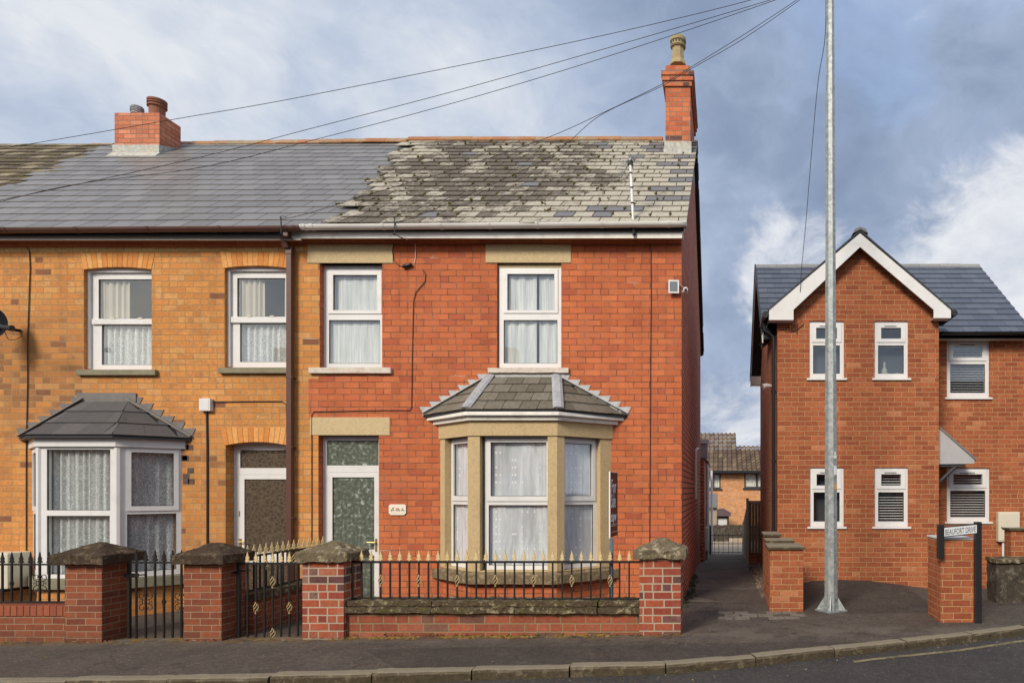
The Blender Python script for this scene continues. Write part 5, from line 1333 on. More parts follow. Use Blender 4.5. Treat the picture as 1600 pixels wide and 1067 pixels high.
# low walls
GW = Thing('garden_wall', 'low brick garden wall with thick mossy stone coping in front of the stone bay', 'wall', (-2.9, -1.95, 0))
a, b = PX(537, FY) , PX(999, FY)
mb = MB(); mb.box(a, b, -2.03, -1.78, -.2, PZ(958, -2.03)); GW.part('brickwork', mb, 'wallbrick')
mb = MB(); x = a; k = 0; rg = random.Random(8)
while x < b - .01:
    e = min(x + rg.uniform(.95, 1.25), b); zz = rg.uniform(-.004, .004)
    noisy_box(mb, x + .005, e - .004, -2.10, -1.72, PZ(958, -2.09) + zz, PZ(949, -2.09) + zz, .03, .012, 20 + k)
    mb.box(x + .02, e - .02, -2.05, -1.76, PZ(950, -2.09), PZ(946, -2.09))
    noisy_box(mb, x + .007, e - .006, -2.065, -1.74, PZ(948, -2.09) + zz + .004, PZ(939, -2.06) + zz, .03, .013, 40 + k)
    x = e; k += 1
GW.part('coping', mb, 'mossstone')
LW = Thing('garden_wall', 'low modern red brick wall with soldier coping at the left edge', 'wall', (-8.5, -1.95, 0))
a2, b2x = -12.0, PX(102, FY)
mb = MB(); mb.box(a2, b2x, -2.04, -1.82, -.4, PZ(962.5, -2.04)); LW.part('brickwork', mb, 'pierred')
mb = MB(); x = b2x - .003
while x > a2: mb.box(x - .069, x, -2.05, -1.81, PZ(962, -2.04) + .002, PZ(946, -2.04)); x -= .078
LW.part('coping', mb, 'soldier', bevel=.004)
mb = MB(); mb.box(a2, b2x, -2.042, -1.825, PZ(962, -2.04), PZ(947.5, -2.04)); LW.part('coping_mortar', mb, 'mort')
DW = Thing('garden_wall', 'dividing brick wall with mossy coping running back between the two front doors', 'wall', (-5.95, -1.0, 0))
dx = -5.93
mb = MB(); mb.box(dx - .11, dx + .11, -1.68, -.001, -.3, .36); DW.part('brickwork', mb, 'pierred')
mb = MB(); noisy_box(mb, dx - .15, dx + .15, -1.68, -.002, .36, .45, .05, .010, 60); DW.part('coping', mb, 'mossstone')

def railing_x(T, x0, x1, y, zb, zt, bars, fin, bas_idx, bas=None, bz_=None, r=.0085, zbar=None):
    mb = MB(); mb.box(x0, x1, y - .016, y + .016, zt - .014, zt + .012); T.part('top_rail', mb, 'iron')
    mb = MB(); mb.box(x0, x1, y - .016, y + .016, zb - .012, zb + .012); T.part('bottom_rail', mb, 'iron')
    m = MB(); m.box(-r, r, -r, r, 0, (zt - .014) - (zb + .012) - .001); me = m.mesh('bar'); me.materials.append(M['iron'])
    for i, x in enumerate(bars):
        T.put('bar', me, (x, y, zb + .0125)); T.put('finial', fin, (x, y, zt + .0125))
        if i in bas_idx: T.put('basket', bas, (x, y, bz_))
RY_ = -1.92
RM = Thing('railing', 'black iron railing with gold spear finials along the mossy wall', 'railing', (-2.9, RY_, .4))
bars = [PX(565 + 14.93 * k, RY_) for k in range(29)]
railing_x(RM, PX(541, RY_), PX(1003, RY_), RY_, PZ(935.5, RY_), PZ(877.5, RY_), bars, FIN, range(2, 29, 4), BAS, PZ(906.5, RY_))
mb = MB(); mb.box(PX(549, RY_) - .02, PX(549, RY_) + .02, RY_ - .018, RY_ + .018, PZ(940, RY_), PZ(877, RY_) - .002); RM.part('end_post', mb, 'iron')
RL = Thing('railing', 'black iron railing with scrollwork and black spear finials on the left wall', 'railing', (-8.4, RY_, .4))
bars = [PX(91.5 - 14.6 * k, RY_) for k in range(26)]
zb, zt = PZ(940, RY_), PZ(881.5, RY_)
mb = MB(); mb.box(bars[-1] - .1, PX(106, RY_), RY_ - .012, RY_ + .012, zt - .01, zt + .01); RL.part('top_rail', mb, 'iron')
mb = MB(); mb.box(bars[-1] - .1, PX(106, RY_), RY_ - .012, RY_ + .012, zb - .01, zb + .01); RL.part('bottom_rail', mb, 'iron')
m_ = MB(); m_.box(-.009, .009, -.009, .009, 0, zt - zb - .021); BL = m_.mesh('bar'); BL.materials.append(M['iron'])
for i, x in enumerate(bars):
    RL.put('bar', BL, (x, RY_, zb + .0105)); RL.put('finial', FINB, (x, RY_, zt + .0105))
    if i % 8 == 2: RL.put('scroll', SCR, (x, RY_, PZ(911, RY_)))
    if i % 8 == 5: RL.put('diamond', DIA, (x, RY_, PZ(911, RY_)))
# gate 1
GT = Thing('garden_gate', 'narrow black scrollwork gate between the two modern brick pillars', 'gate', (PX(245, FY), -1.9, 0))
gy = -1.9; x0, x1 = PX(201, gy), PX(302, gy); zt = PZ(878.5, gy); zb = PZ(1000, gy)
mb = MB(); mb.box(x0 - .006, x0 + .022, gy - .016, gy + .016, zb - .01, zt + .012); mb.box(x1 - .02, x1, gy - .014, gy + .014, zb, zt + .01); GT.part('hinge_post', mb, 'iron')
mb = MB(); mb.box(x0 + .023, x1 - .021, gy - .011, gy + .011, zt - .01, zt + .01); GT.part('top_rail', mb, 'iron')
m_ = MB(); m_.box(-.009, .009, -.009, .009, 0, zt - zb - .011); me = m_.mesh('bar'); me.materials.append(M['iron'])
for i, px in enumerate((213.2, 227.8, 242.4, 256.3, 269.7, 283.6, 296)):
    x = PX(px, gy); GT.put('bar', me, (x, gy, zb)); GT.put('finial', FINB, (x, gy, zt + .0105))
    if i in (1, 5): GT.put('scroll', SCR, (x, gy, PZ(939.5, gy)))
    if i == 3: GT.put('diamond', DIA, (x, gy, PZ(939.5, gy)))
mb = MB(); mb.box(PX(196, gy), PX(219, gy), gy - .03, gy - .017, PZ(901, gy), PZ(895, gy)); mb.tube([(PX(216, gy), gy - .024, PZ(898, gy)), (PX(229, gy), gy - .024, PZ(897, gy))], .008, 6); GT.part('latch', mb, 'iron')
# gate 2 with gold
GT = Thing('garden_gate', 'black gate with gold baskets and gold spearheads beside the mossy capped pillar', 'gate', (PX(420, FY), -1.92, 0))
gy = -1.92; x0, x1 = PX(371, gy), PX(478, gy); zt = PZ(880, gy); zb = PZ(1003.5, gy)
mb = MB(); mb.box(x0, x0 + .034, gy - .018, gy + .018, zb, zt + .015); mb.box(x1 - .03, x1, gy - .018, gy + .018, zb, zt + .015); GT.part('frame_post', mb, 'iron')
mb = MB(); mb.box(x0 + .035, x1 - .031, gy - .015, gy + .015, zt - .012, zt + .013); GT.part('top_rail', mb, 'iron')
mb = MB(); mb.box(x0 + .035, x1 - .031, gy - .015, gy + .015, zb + .0, zb + .022); GT.part('bottom_rail', mb, 'iron')
m_ = MB(); m_.box(-.0085, .0085, -.0085, .0085, 0, zt - zb - .036); me = m_.mesh('bar'); me.materials.append(M['iron'])
for i, px in enumerate((386.8, 400, 413.2, 426, 439.2, 452.2, 465.4)):
    x = PX(px, gy); GT.put('bar', me, (x, gy, zb + .023)); GT.put('finial', FIN, (x, gy, zt + .0135))
for px, py in ((399.8, 949), (452.2, 949), (426, 909), (426, 989.5)): GT.put('basket', BAS, (PX(px, gy), gy, PZ(py, gy)))
mb = MB(); mb.box(PX(361, gy), PX(375, gy), gy + .02, gy + .03, PZ(896, gy), PZ(892, gy)); mb.tube([(PX(372, gy), gy - .025, PZ(891, gy)), (PX(392, gy), gy - .025, PZ(891, gy))], .009, 6); GT.part('latch', mb, 'iron')
mb = MB(); 
for (a_, b_, y_) in ((160, 288, -2.0), (346, 473, -2.0)): mb.box(PX(a_, y_), PX(b_, y_), -2.04, -1.75, gz(-6) - .2, PZ(1001.5, -2.04))
M['gatestep'] = simple('stained stone step', (.16, .13, .09), .9, .2, 10)
single('gate_thresholds', mb, 'gatestep', kind='structure')
# divider railing (runs back from the street)
RD = Thing('railing', 'short gold tipped railing on the dividing wall between the front doors', 'railing', (dx, -1.0, .45))
mb = MB(); mb.box(dx - .015, dx + .015, -1.68, -.03, .885, .91); RD.part('top_rail', mb, 'iron')
mb = MB(); mb.box(dx - .015, dx + .015, -1.68, -.03, .46, .483); RD.part('bottom_rail', mb, 'iron')
m_ = MB(); m_.box(-.0085, .0085, -.0085, .0085, 0, .40); me = m_.mesh('bar'); me.materials.append(M['iron'])
for k in range(15):
    y = -1.62 + k * .1125; RD.put('bar', me, (dx, y, .484)); RD.put('finial', FIN, (dx, y, .911), rot=(0, 0, .9))
    if k in (3, 8, 12): RD.put('basket', BAS, (dx, y, .77))

# leaf litter and dirt along the wall foot
mb = MB(); rg = random.Random(14)
for i in range(900):
    x = rg.uniform(-8.5, -.3); y = -2.10 - abs(rg.gauss(0, .07)) if rg.random() < .72 else rg.uniform(-3.4, -2.2)
    if y < -2.35 and rg.random() < .80: continue
    if y <= ky(x) + .1: continue
    s = rg.uniform(.004, .013); a = rg.random() * 3; z = gz(x) + .012 + rg.random() * .006
    mb.add([(x + s * math.cos(a + k * 1.57) * (1 if k % 2 else 1.8), y + s * math.sin(a + k * 1.57), z + rg.uniform(0, .006)) for k in range(4)], [(0, 1, 2, 3)], (rg.random(), 0, 0))
for i in range(260):
    x = rg.uniform(-2, 4.5); y = ky(x) - abs(rg.gauss(0, .2)) - .02; s = rg.uniform(.004, .014); a = rg.random() * 3; z = gz(x) - .085
    mb.add([(x + s * math.cos(a + k * 1.57), y + s * math.sin(a + k * 1.57), z + rg.uniform(0, .006)) for k in range(4)], [(0, 1, 2, 3)], (rg.random(), 0, 0))
single('leaf_litter', mb, 'leaflitter', 'scattered dead leaves and grit along the wall foot and gutter', 'leaf litter', kind='stuff')
# moss and weeds at the foot of the mossy wall and along the alley wall
mb = MB(); rg = random.Random(17); MOSSB = []
def weed(x, y, z, h, n):
    for k in range(n):
        a = rg.random() * 6.28; l = h * rg.uniform(.5, 1.1); w_ = l * .18; d = Vector((math.cos(a), math.sin(a), 0)); s = Vector((-d.y, d.x, 0)) * w_
        p = Vector((x, y, z)); m1 = p + d * l * .35 + Vector((0, 0, l * .7)); t = p + d * l * .8 + Vector((0, 0, l * .8))
        mb.add([p - s * .3, p + s * .3, m1 + s, t, m1 - s], [(0, 1, 2, 3, 4)])
for i in range(420):
    x = rg.uniform(-4.9, -1.0); y = -2.04 - abs(rg.gauss(0, .035)); r = rg.uniform(.008, .028); z = gz(x) - .004
    if noise.noise(Vector((x * 2.2, 0, 0))) < -.12: continue
    MOSSB.append((x, y, z, r))
for i in range(70): weed(rg.uniform(-4.9, -.9), -2.05 - rg.random() * .03, gz(-2) , rg.uniform(.012, .035), 4)
for i in range(130): weed(XR + .02 + abs(rg.gauss(0, .06)), rg.uniform(-.3, 3.5), pz(1) + .0, rg.uniform(.02, .06), 6)
single('weeds', mb, 'weed', 'small weeds and moss at the foot of the walls', 'weeds', kind='stuff') if 'weed' in M else None
M['weed'] = simple('weed leaf', (.055, .07, .02), .8, .4, 20)
if not bpy.data.objects.get('weeds'): single('weeds', mb, 'weed', 'small weeds and moss at the foot of the walls', 'weeds', kind='stuff')

mb = MB()
for x, y, z, r in MOSSB: mb.lathe(x, y, [(r * 1.3, z), (r * 1.2, z + r * .35), (r * .6, z + r * .7), (r * .1, z + r * .8)], 7, x)
M['mossorange'] = simple('orange green moss', (.20, .12, .02), .95, .6, 16)
single('wall_foot_moss', mb, 'mossorange', 'orange green moss along the foot of the garden wall', 'moss', kind='stuff')

# ================================================================== stepped wall of the right house
SW = Thing('garden_wall', 'stepped red brick wall with grey slab caps beside the alley entrance', 'wall', (.95, 0, 0))
stp = ((1203, 1255, 858.5, -.65, .05), (1199.5, 1239, 848, .05, .6), (1196, 1219, 838, .6, 1.3))
mbb, mbc = MB(), MB()
for (a, b, py, y0, y1) in stp:
    xa = PX(a, y0); xb = PX(b, y0); z = PZ(py, y0)
    mbb.box(xa, xb, y0, y1 - .001, -.3, z)
    mbc.box(xa - .03, xb + .02, y0 - .03, y1 - .03, z + .0005, z + .04)
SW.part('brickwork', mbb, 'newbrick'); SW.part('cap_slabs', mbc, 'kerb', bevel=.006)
T = Thing('brick_pier', 'narrow red brick pier with a white cap behind the street name sign', 'pier', (PX(1500, -1.2), -1.1, 0))
mb = MB(); mb.box(PX(1470, -1.44), PX(1523, -1.44), -1.44, -.9, -.2, PZ(843, -1.44)); T.part('shaft', mb, 'newbrick')
mb = MB(); mb.box(PX(1469, -1.44), PX(1523.3, -1.44), -1.445, -.87, PZ(843, -1.44) + .0005, PZ(840, -1.44)); T.part('cap', mb, 'signwhite', bevel=.004)
T = Thing('garden_wall', 'brick wall end with grey coping below the cream meter box', 'wall', (PX(1620, 1), 1.0, 0))
mb = MB(); mb.box(PX(1579.5, .8), 9, .8, 1.05, -.3, PZ(829, .8)); T.part('brickwork', mb, 'newbrick')
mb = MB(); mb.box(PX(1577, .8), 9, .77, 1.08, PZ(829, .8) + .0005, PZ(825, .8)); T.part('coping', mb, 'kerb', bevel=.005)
T = Thing('stone_wall', 'low dark mossy stone wall at the right edge below the brick coping', 'wall', (PX(1600, -.2), 0, 0))
mb = MB(); noisy_box(mb, PX(1557, 0), 9, 0, .35, -.3, PZ(879, 0), .12, .03, 71); T.part('stonework', mb, 'roughstone')
mb = MB(); noisy_box(mb, PX(1555, 0), 9, -.04, .38, PZ(879, 0), PZ(873, 0), .08, .012, 72); T.part('coping', mb, 'mossstone')

# street name sign
SY = -1.50
T = Thing('street_sign', 'black and white street name plate on two dark posts at the corner', 'sign', (PX(1500, SY), SY, 0))
fS = Fr((PX(1474, SY), SY, 0), (1, 0.06, 0))
for (a, b, t, z_) in ((1465.5, 1474.5, 819, PZ(872, SY)), (1523.5, 1533, 815, -.3)):
    mb = MB(); mb.box(PX(a, SY), PX(b, SY), SY - .03, SY + .058, z_, PZ(t, SY)); T.part('post', mb, 'black', bevel=.006)
mb = MB(); k = 8.5 / 1050
p = [(PX(1473, SY), SY - .035, PZ(839, SY)), (PX(1525, SY), SY - .035, PZ(833.5, SY)), (PX(1525, SY), SY - .035, PZ(818, SY)), (PX(1473, SY), SY - .035, PZ(822.5, SY))]
mb.prism(p[::-1], (0, .02, 0)); pl = T.part('name_plate', mb, 'ink')
p = [(PX(1474, SY), SY - .038, PZ(837.3, SY)), (PX(1524.5, SY), SY - .038, PZ(832, SY)), (PX(1524.5, SY), SY - .038, PZ(819.3, SY)), (PX(1474, SY), SY - .038, PZ(824, SY))]
mb = MB(); mb.prism(p[::-1], (0, .0025, 0)); T.part('plate_face', mb, 'signwhite', pl)
mb = MB(); mb.prism([(PX(1491, SY), SY - .02, PZ(841, SY)), (PX(1523, SY), SY - .02, PZ(837, SY)), (PX(1523, SY), SY - .02, PZ(834, SY)), (PX(1491, SY), SY - .02, PZ(838, SY))][::-1], (0, .02, 0))
cu = text(T, 'lettering', 'BEAUFORT DRIVE', Fr((0, 0, 0), (1, 0, 0)), 0, 0, 0, .098, 'ink', pl, ext=.001, extra_off=.0)
me = cu.data; L = T.L; xsx = [v.co.x for v in me.vertices]; w0 = max(xsx) - min(xsx); m0 = min(xsx)
zs = [v.co.z for v in me.vertices]; zmin = min(zs); hh = max(zs) - zmin
for v in me.vertices:
    t = (v.co.x - m0) / w0; s = (v.co.z - zmin) / hh
    X_ = PX(1475.5 + 47.5 * t, SY); zb_ = PZ(835.6 - 5.2 * t, SY); v.co = Vector((X_, SY - .0395 + (0 if v.co.y < 0 else .0), zb_ + s * 8.8 * k)) - L

# ================================================================== steel pole
PY = -.6; pxm = PX(1297, PY)
T = Thing('steel_pole', 'tall tapered galvanised steel pole on a flat base plate in front of the gabled house', 'pole', (pxm, PY, gz(1)))
zb = PZ(958, PY) ; mb = MB()
pcx = PX(1298.5, PY)
ztop = 8.98
def prad(z): return .098 - .040 * (z / 9.0)
vs = []; 
lean = (PX(1297, PY) - PX(1299, PY)) / 7
prof = [(z, prad(z)) for z in [gz(1) + .01 + i * .5 for i in range(19)]]
n = 8; vsl = []
for z, r in prof:
    for k_ in range(n):
        t = 2 * math.pi * k_ / n + .25; vsl.append((pcx + lean * z * .6 + r * math.cos(t), PY + r * math.sin(t), z))
mb.add(vsl, [(i * n + k_, i * n + (k_ + 1) % n, (i + 1) * n + (k_ + 1) % n, (i + 1) * n + k_) for i in range(len(prof) - 1) for k_ in range(n)] + [tuple((len(prof) - 1) * n + k_ for k_ in range(n))])
sh = T.part('shaft', mb, 'galv')
mb = MB(); a = .225; z = gz(1) + .004
pc = [(pcx + a * math.cos(R(90 * k_) + 1.35), PY + a * math.sin(R(90 * k_) + 1.35) * .95, z) for k_ in range(4)]
mb.prism(pc, (0, 0, .022)); T.part('base_plate', mb, 'galv')
mb = MB()
for k_ in range(4):
    t = R(90 * k_) + 1.35; d = Vector((math.cos(t), math.sin(t), 0)); s = Vector((-d.y, d.x, 0)) * .006; c0 = Vector((pcx, PY, z + .022))
    mb.prism([c0 + d * .08 - s, c0 + d * .20 - s, c0 + d * .08 - s + Vector((0, 0, .20))], s * 2)
T.part('gusset', mb, 'galv')
mb = MB()
for k_ in range(4):
    t = R(90 * k_ + 45) + 1.35; mb.lathe(pcx + .125 * math.cos(t), PY + .125 * math.sin(t), [(.017, z + .022), (.017, z + .04), (.009, z + .041), (.009, z + .06)], 6)
T.part('bolt', mb, 'galv')
# labels on the right-hand facet
kk = 7; t = 2 * math.pi * 6.5 / n + .25; nv = Vector((math.cos(t), math.sin(t), 0)); uv_ = Vector((-nv.y, nv.x, 0))
def plabel(name, py0, py1, w_, mat, off=0.0):
    zc = (PZ(py0, PY) + PZ(py1, PY)) / 2; r = prad(zc) * math.cos(math.pi / 8) + .001
    c = Vector((pcx + lean * zc * .6, PY, 0)) + nv * r + uv_ * off
    mb = MB(); z0, z1 = PZ(py1, PY), PZ(py0, PY)
    mb.prism([c - uv_ * w_ + Vector((0, 0, z0)), c + uv_ * w_ + Vector((0, 0, z0)), c + uv_ * w_ + Vector((0, 0, z1)), c - uv_ * w_ + Vector((0, 0, z1))], nv * .003); T.part(name, mb, mat, sh)
plabel('label', 706.5, 711, .012, 'boardwhite'); plabel('label', 711.5, 716.5, .026, 'boardwhite'); plabel('label', 728, 742, .026, 'boardwhite'); plabel('hazard_label', 755, 765, .018, 'amber', .006)
zc = PZ(939, PY); r = prad(zc) * math.cos(math.pi / 8) + .002; c = Vector((pcx, PY, zc)) + nv * r
fP = Fr(c, uv_); fP.n = nv
text(T, 'painted_number', '5', fP, -.018, 0, 0, .075, 'ink', sh, ext=.0005)

# ================================================================== overhead wires
def spline(P, n=10):
    out = []
    for i in range(len(P) - 1):
        p0, p1, p2, p3 = P[max(i - 1, 0)], P[i], P[i + 1], P[min(i + 2, len(P) - 1)]
        for k_ in range(n):
            t = k_ / n
            out.append(.5 * ((2 * p1) + (-p0 + p2) * t + (2 * p0 - 5 * p1 + 4 * p2 - p3) * t * t + (-p0 + 3 * p1 - 3 * p2 + p3) * t ** 3))
    out.append(P[-1]); return out
def wire(label, pts, r=.0042, grp='overhead wires fanning out from the steel pole', name='overhead_wire'):
    P = [Vector((PX(a, y), y, PZ(b, y))) for a, b, y in pts]
    mb = MB(); mb.tube(spline(P, 8), r, 5); single(name, mb, 'cable', label, 'wire', grp)
top = (1292, -42, PY)
wire('topmost overhead wire running left past the far chimney', [(-260, 275, -.6), (60, 223, -.6), (270, 187, -.6), (480, 150, -.6), (900, 65, -.6), (1175, 0, -.6), top])
wire('second overhead wire, crossing the ridge of the smooth slate roof', [(-200, 352, -.6), (60, 301, -.6), (312, 246, -.6), (480, 202.6, -.6), (720, 140, -.6), (962, 71.7, -.6), (1205, 0, -.6), (1292, -30, PY)])
wire('third overhead wire, lowest of the three long ones', [(-120, 350, -.6), (90, 293.5, -.6), (312, 262, -.6), (480, 221.5, -.6), (720, 158, -.6), (962, 84.6, -.6), (1213, 0, -.6), (1292, -32, PY)])
wire('drop wire passing the tall chimney to the bracket above the brown gutter', [(447, 341, -.42), (480, 334, -.6), (590, 300, -.6), (720, 262, -.6), (856, 215, -.6), (939, 178, -.6), (1034, 132, -.6), (1080, 105, -.6), (1160, 56, -.6), (1244, 1, -.6), (1292, -34, PY)])
wire('drop wire passing the tall chimney down to the pale gutter', [(622, 349, -.42), (700, 318, -.6), (835, 258, -.6), (884, 226, -.6), (939, 180, -.6), (1034, 135, -.6), (1080, 108, -.6), (1160, 62, -.6), (1246, 3, -.6), (1292, -33, PY)])
wire('slack drop wire hanging from the pole to the white gabled house', [(1290.5, -20, PY), (1289, 60, -.3), (1278, 130, .1), (1268, 240, .6), (1259, 350, 1.0), (1251, 440, 1.25), (1250, 500, 1.44)], r=.005)

# cables fixed to the walls
def cable(label, pts, r=.007, Y=-.012, mat='cable'):
    P = [Vector((PX(q[0], q[2] if len(q) > 2 else Y), q[2] if len(q) > 2 else Y, PZ(q[1], q[2] if len(q) > 2 else Y))) for q in pts]
    mb = MB(); mb.tube(P, r, 6); single('wall_cable', mb, mat, label, 'cable', None)
cable('black cable down the orange wall at the far left', [(33, 372), (37, 382), (46, 392), (47, 420), (43.5, 520), (43, 600), (41, 700), (41, 860)])
cable('thin dark cable from the eaves down the red wall to the door lintel', [(660, 421), (665, 428), (664, 440), (650, 456), (646, 470), (644, 560), (643, 636), (640, 641), (600, 641), (490, 643), (487, 648), (487, 850)], .006)
cable('looped cable beside the left stone lintel', [(629, 375, -.1), (616, 378), (613, 392), (615, 406), (622, 414), (632, 418)], .0045)
cable('pale looped cable under the fascia', [(632, 374, -.1), (644, 375), (649, 383), (649, 403), (647, 412)], .0045, mat='offwhite')
cable('straight dark cable down the right side of the red wall', [(991, 352, -.25), (993, 364, -.24), (1003, 373, -.06), (1014, 378), (1017, 388), (1017.5, 470), (1016.5, 560), (1016, 700), (1015, 850)], .006)
cable('black cable from the white junction box to the brown downpipe', [(330, 627), (340, 628), (400, 627), (440, 627), (447, 632), (449, 680), (449, 800)], .008)
cable('thick black cable down from the white junction box', [(323, 643), (324, 700), (324, 860)], .015)
cable('dark stub cable on the brick gable', [(1246, 522, 1.488), (1246, 505, 1.488), (1256, 506, 1.488), (1246, 515, 1.488), (1236, 518, 1.488), (1232, 510, 1.488), (1227, 515, 1.488), (1216, 515, 1.488)], .006)
mb = MB(); P = [Vector((PX(629, -.03), -.035, PZ(418.5, 0))), Vector((PX(644, -.03), -.035, PZ(414, 0)))]; mb.tube([P[0], P[0].lerp(P[1], .1), P[0].lerp(P[1], .9), P[1]], [.012, .026, .026, .014], 10)
single('cable_joint', mb, 'black', 'black tubular cable joint on the red wall beside the lintel', 'cable joint', smooth=True)
T = Thing('junction_box', 'small white junction box between bay and door of the orange house', 'box', (PX(320, 0), 0, PZ(642, 0)))
mb = MB(); mb.box(PX(311.5, -.06), PX(329, -.06), -.07, 0, PZ(642, -.06), PZ(622.5, -.06)); T.part('body', mb, 'white', bevel=.006)
mb = MB(); mb.box(PX(313, -.06), PX(326.5, -.06), -.073, -.0705, PZ(640.5, -.06), PZ(624.5, -.06)); T.part('lid', mb, 'white', bevel=.003)

# ================================================================== small things on the main house
T = Thing('security_camera', 'white security camera on the house corner beside its solar panel', 'camera', (PX(1070, 0), 0, PZ(455, 0)))
mb = MB(); mb.tube([(XR + .001, .02, PZ(455, 0)), (XR + .05, .0, PZ(456, 0))], .012, 8); mb.tube([(XR + .03, .01, PZ(456, 0)), (XR + .07, -.10, PZ(456, 0))], .02, 8); T.part('mount', mb, 'white')
mb = MB(); mb.tube([(XR + .05, .05, PZ(453, 0)), (XR + .06, .03, PZ(454, 0)), (XR + .065, -.08, PZ(455, 0)), (XR + .065, -.10, PZ(455, 0))], [.02, .036, .038, .03], 12); bd = T.part('body', mb, 'white', smooth=True)
mb = MB(); mb.lathe(XR + .065, -.1, [(.018, PZ(458, 0)), (.018, PZ(454, 0))], 10); T.part('lens', mb, 'ink', bd)
T = Thing('solar_panel', 'small white framed solar panel near the top right corner of the red wall', 'solar panel', (PX(1052, 0), 0, PZ(458, 0)))
mb = MB(); f = Fr((PX(1044.5, -.08), -.085, 0), (1, .05, 0)); plate(mb, f, 0, .155, PZ(458, -.08), PZ(437.5, -.08), [(.02, .135, PZ(455.8, -.08), PZ(440, -.08))], -.015, 0); T.part('frame', mb, 'white', bevel=.002)
mb = MB(); fbox(mb, f, .0202, .1348, PZ(455.7, -.08), PZ(440.1, -.08), -.013, -.004)
M['pv'] = simple('solar cell', (.16, .18, .20), .3, .05, 5); T.part('cell', mb, 'pv')
mb = MB(); mb.tube([(PX(1054, 0), -.001, PZ(450, 0)), (PX(1053, 0), -.075, PZ(448, 0))], .012, 8); T.part('bracket', mb, 'white')
mb = MB(); mb.tube(spline([Vector((PX(1061, -.05), -.07, PZ(446, 0))), Vector((PX(1066, -.05), -.05, PZ(449, 0))), Vector((PX(1070, -.05), -.03, PZ(451, 0)))], 5), .003, 5); T.part('lead', mb, 'white')

T = Thing('house_sign', 'small cream plaque with painted flowers on the red wall right of the door', 'plaque', (PX(621, 0), 0, PZ(805, 0)))
x0, x1, z0, z1 = PX(607.3, -.02), PX(634.3, -.02), PZ(804.5, -.02), PZ(787.7, -.02); c_ = .022
mb = MB(); mb.prism([(x0 + c_, -.022, z0), (x1 - c_, -.022, z0), (x1 - c_ * .9, -.022, z0 + c_ * .8), (x1, -.022, z0 + c_), (x1, -.022, z1 - c_), (x1 - c_, -.022, z1), (x0 + c_, -.022, z1), (x0, -.022, z1 - c_), (x0, -.022, z0 + c_), (x0 + c_ * .9, -.022, z0 + c_ * .8)][::-1], (0, .02, 0))
M['ceram'] = simple('cream ceramic', (.78, .72, .60), .35, .03, 8); pq = T.part('plate', mb, 'ceram', bevel=.003)
for mat, pts in (('leafg', ((.05, .075, .009), (.065, .095, .008), (.04, .065, .007), (.075, .07, .008), (.11, .08, .008), (.125, .065, .008), (.16, .068, .009), (.205, .08, .009), (.225, .068, .009), (.19, .07, .007))), ('petal', ((.06, .105, .006), (.075, .108, .006), (.12, .098, .008), (.135, .09, .009), (.15, .095, .008), (.145, .078, .007), (.205, .103, .007)))):
    mb = MB()
    for (u, v, r) in pts: mb.prism([(x0 + u + r * 1.5 * math.cos(k * 1.05 + u * 40), -.0225, z0 + v + r * math.sin(k * 1.05 + u * 40)) for k in range(6)][::-1], (0, -.0012, 0))
    T.part('painted_flowers' if mat == 'petal' else 'painted_leaves', mb, mat, pq)
mb = MB()
for k in range(11): mb.box(x0 + .035 + k * .018, x0 + .047 + k * .018, -.0235, -.0222, z0 + .032, z0 + .040)
T.part('faint_lettering', mb, 'sillwhite', pq)

# TV aerial
T = Thing('tv_aerial', 'white pole television aerial leaning over the lichen covered roof', 'aerial', (PX(990, -.3), -.3, PZ(355, -.3)))
mb = MB(); base = Vector((PX(990, -.26), -.26, PZ(357, -.26))); tip = Vector((PX(984.5, -.2), -.2, PZ(248, -.2)))
mb.tube([base, base.lerp(tip, .15), tip], .019, 10); pm = T.part('mast', mb, 'gutterw', smooth=True)
mb = MB()
for k in (.35, .57, .78): q = base.lerp(tip, k); mb.lathe(q.x, q.y, [(.024, q.z), (.024, q.z + .02)], 10)
T.part('tape', mb, 'ink', pm)
mb = MB(); q = base.lerp(tip, .955); e = q + Vector((-.22, .55, .03)); s_ = q + Vector((.06, -.15, -.0)); mb.tube([s_, e], .009, 6); ar = T.part('boom', mb, 'lead')
mb = MB(); d = (e - s_).normalized(); sd_ = d.cross(Vector((0, 0, 1))).normalized()
for k in range(9): c = s_.lerp(e, k / 8); l = .13 - .006 * k; mb.tube([c - sd_ * l, c + sd_ * l], .004, 5)
for sgn in (-1, 1): mb.tube([s_, s_ + sd_ * .16 + Vector((0, 0, .13 * sgn))], .005, 5); mb.tube([s_, s_ - sd_ * .16 + Vector((0, 0, .13 * sgn))], .005, 5)
T.part('elements', mb, 'lead', ar)
mb = MB(); mb.box(q.x - .04, q.x + .04, q.y - .03, q.y + .03, q.z - .05, q.z + .01); T.part('clamp', mb, 'ink', pm)
mb = MB(); mb.box(base.x - .02, base.x + .035, -.255, -.221, PZ(366, -.25), PZ(351, -.25)); mb.tube([base + Vector((0, 0, .06)), base + Vector((.005, 0, -.10))], .024, 8); T.part('bracket', mb, 'ink')
# gutter hook brackets of the drop wires
for px, lab in ((441, 'iron wire bracket above the brown gutter'), (618, 'iron wire bracket above the pale gutter')):
    mb = MB(); mb.tube([(PX(px, -.36), -.38, PZ(366, -.36)), (PX(px, -.36), -.39, PZ(341, -.36))], .009, 6)
    mb.tube([Vector((PX(px + 4, -.36) + .045 * math.cos(t * .5), -.40, PZ(342, -.36) + .022 * math.sin(t * .5))) for t in range(14)], .004, 5)
    mb.tube([(PX(px, -.3), -.38, PZ(366, -.36)), (PX(px + 11, -.3), -.21, PZ(371, -.3))], .008, 6)
    single('wire_bracket', mb, 'iron', lab, 'bracket')

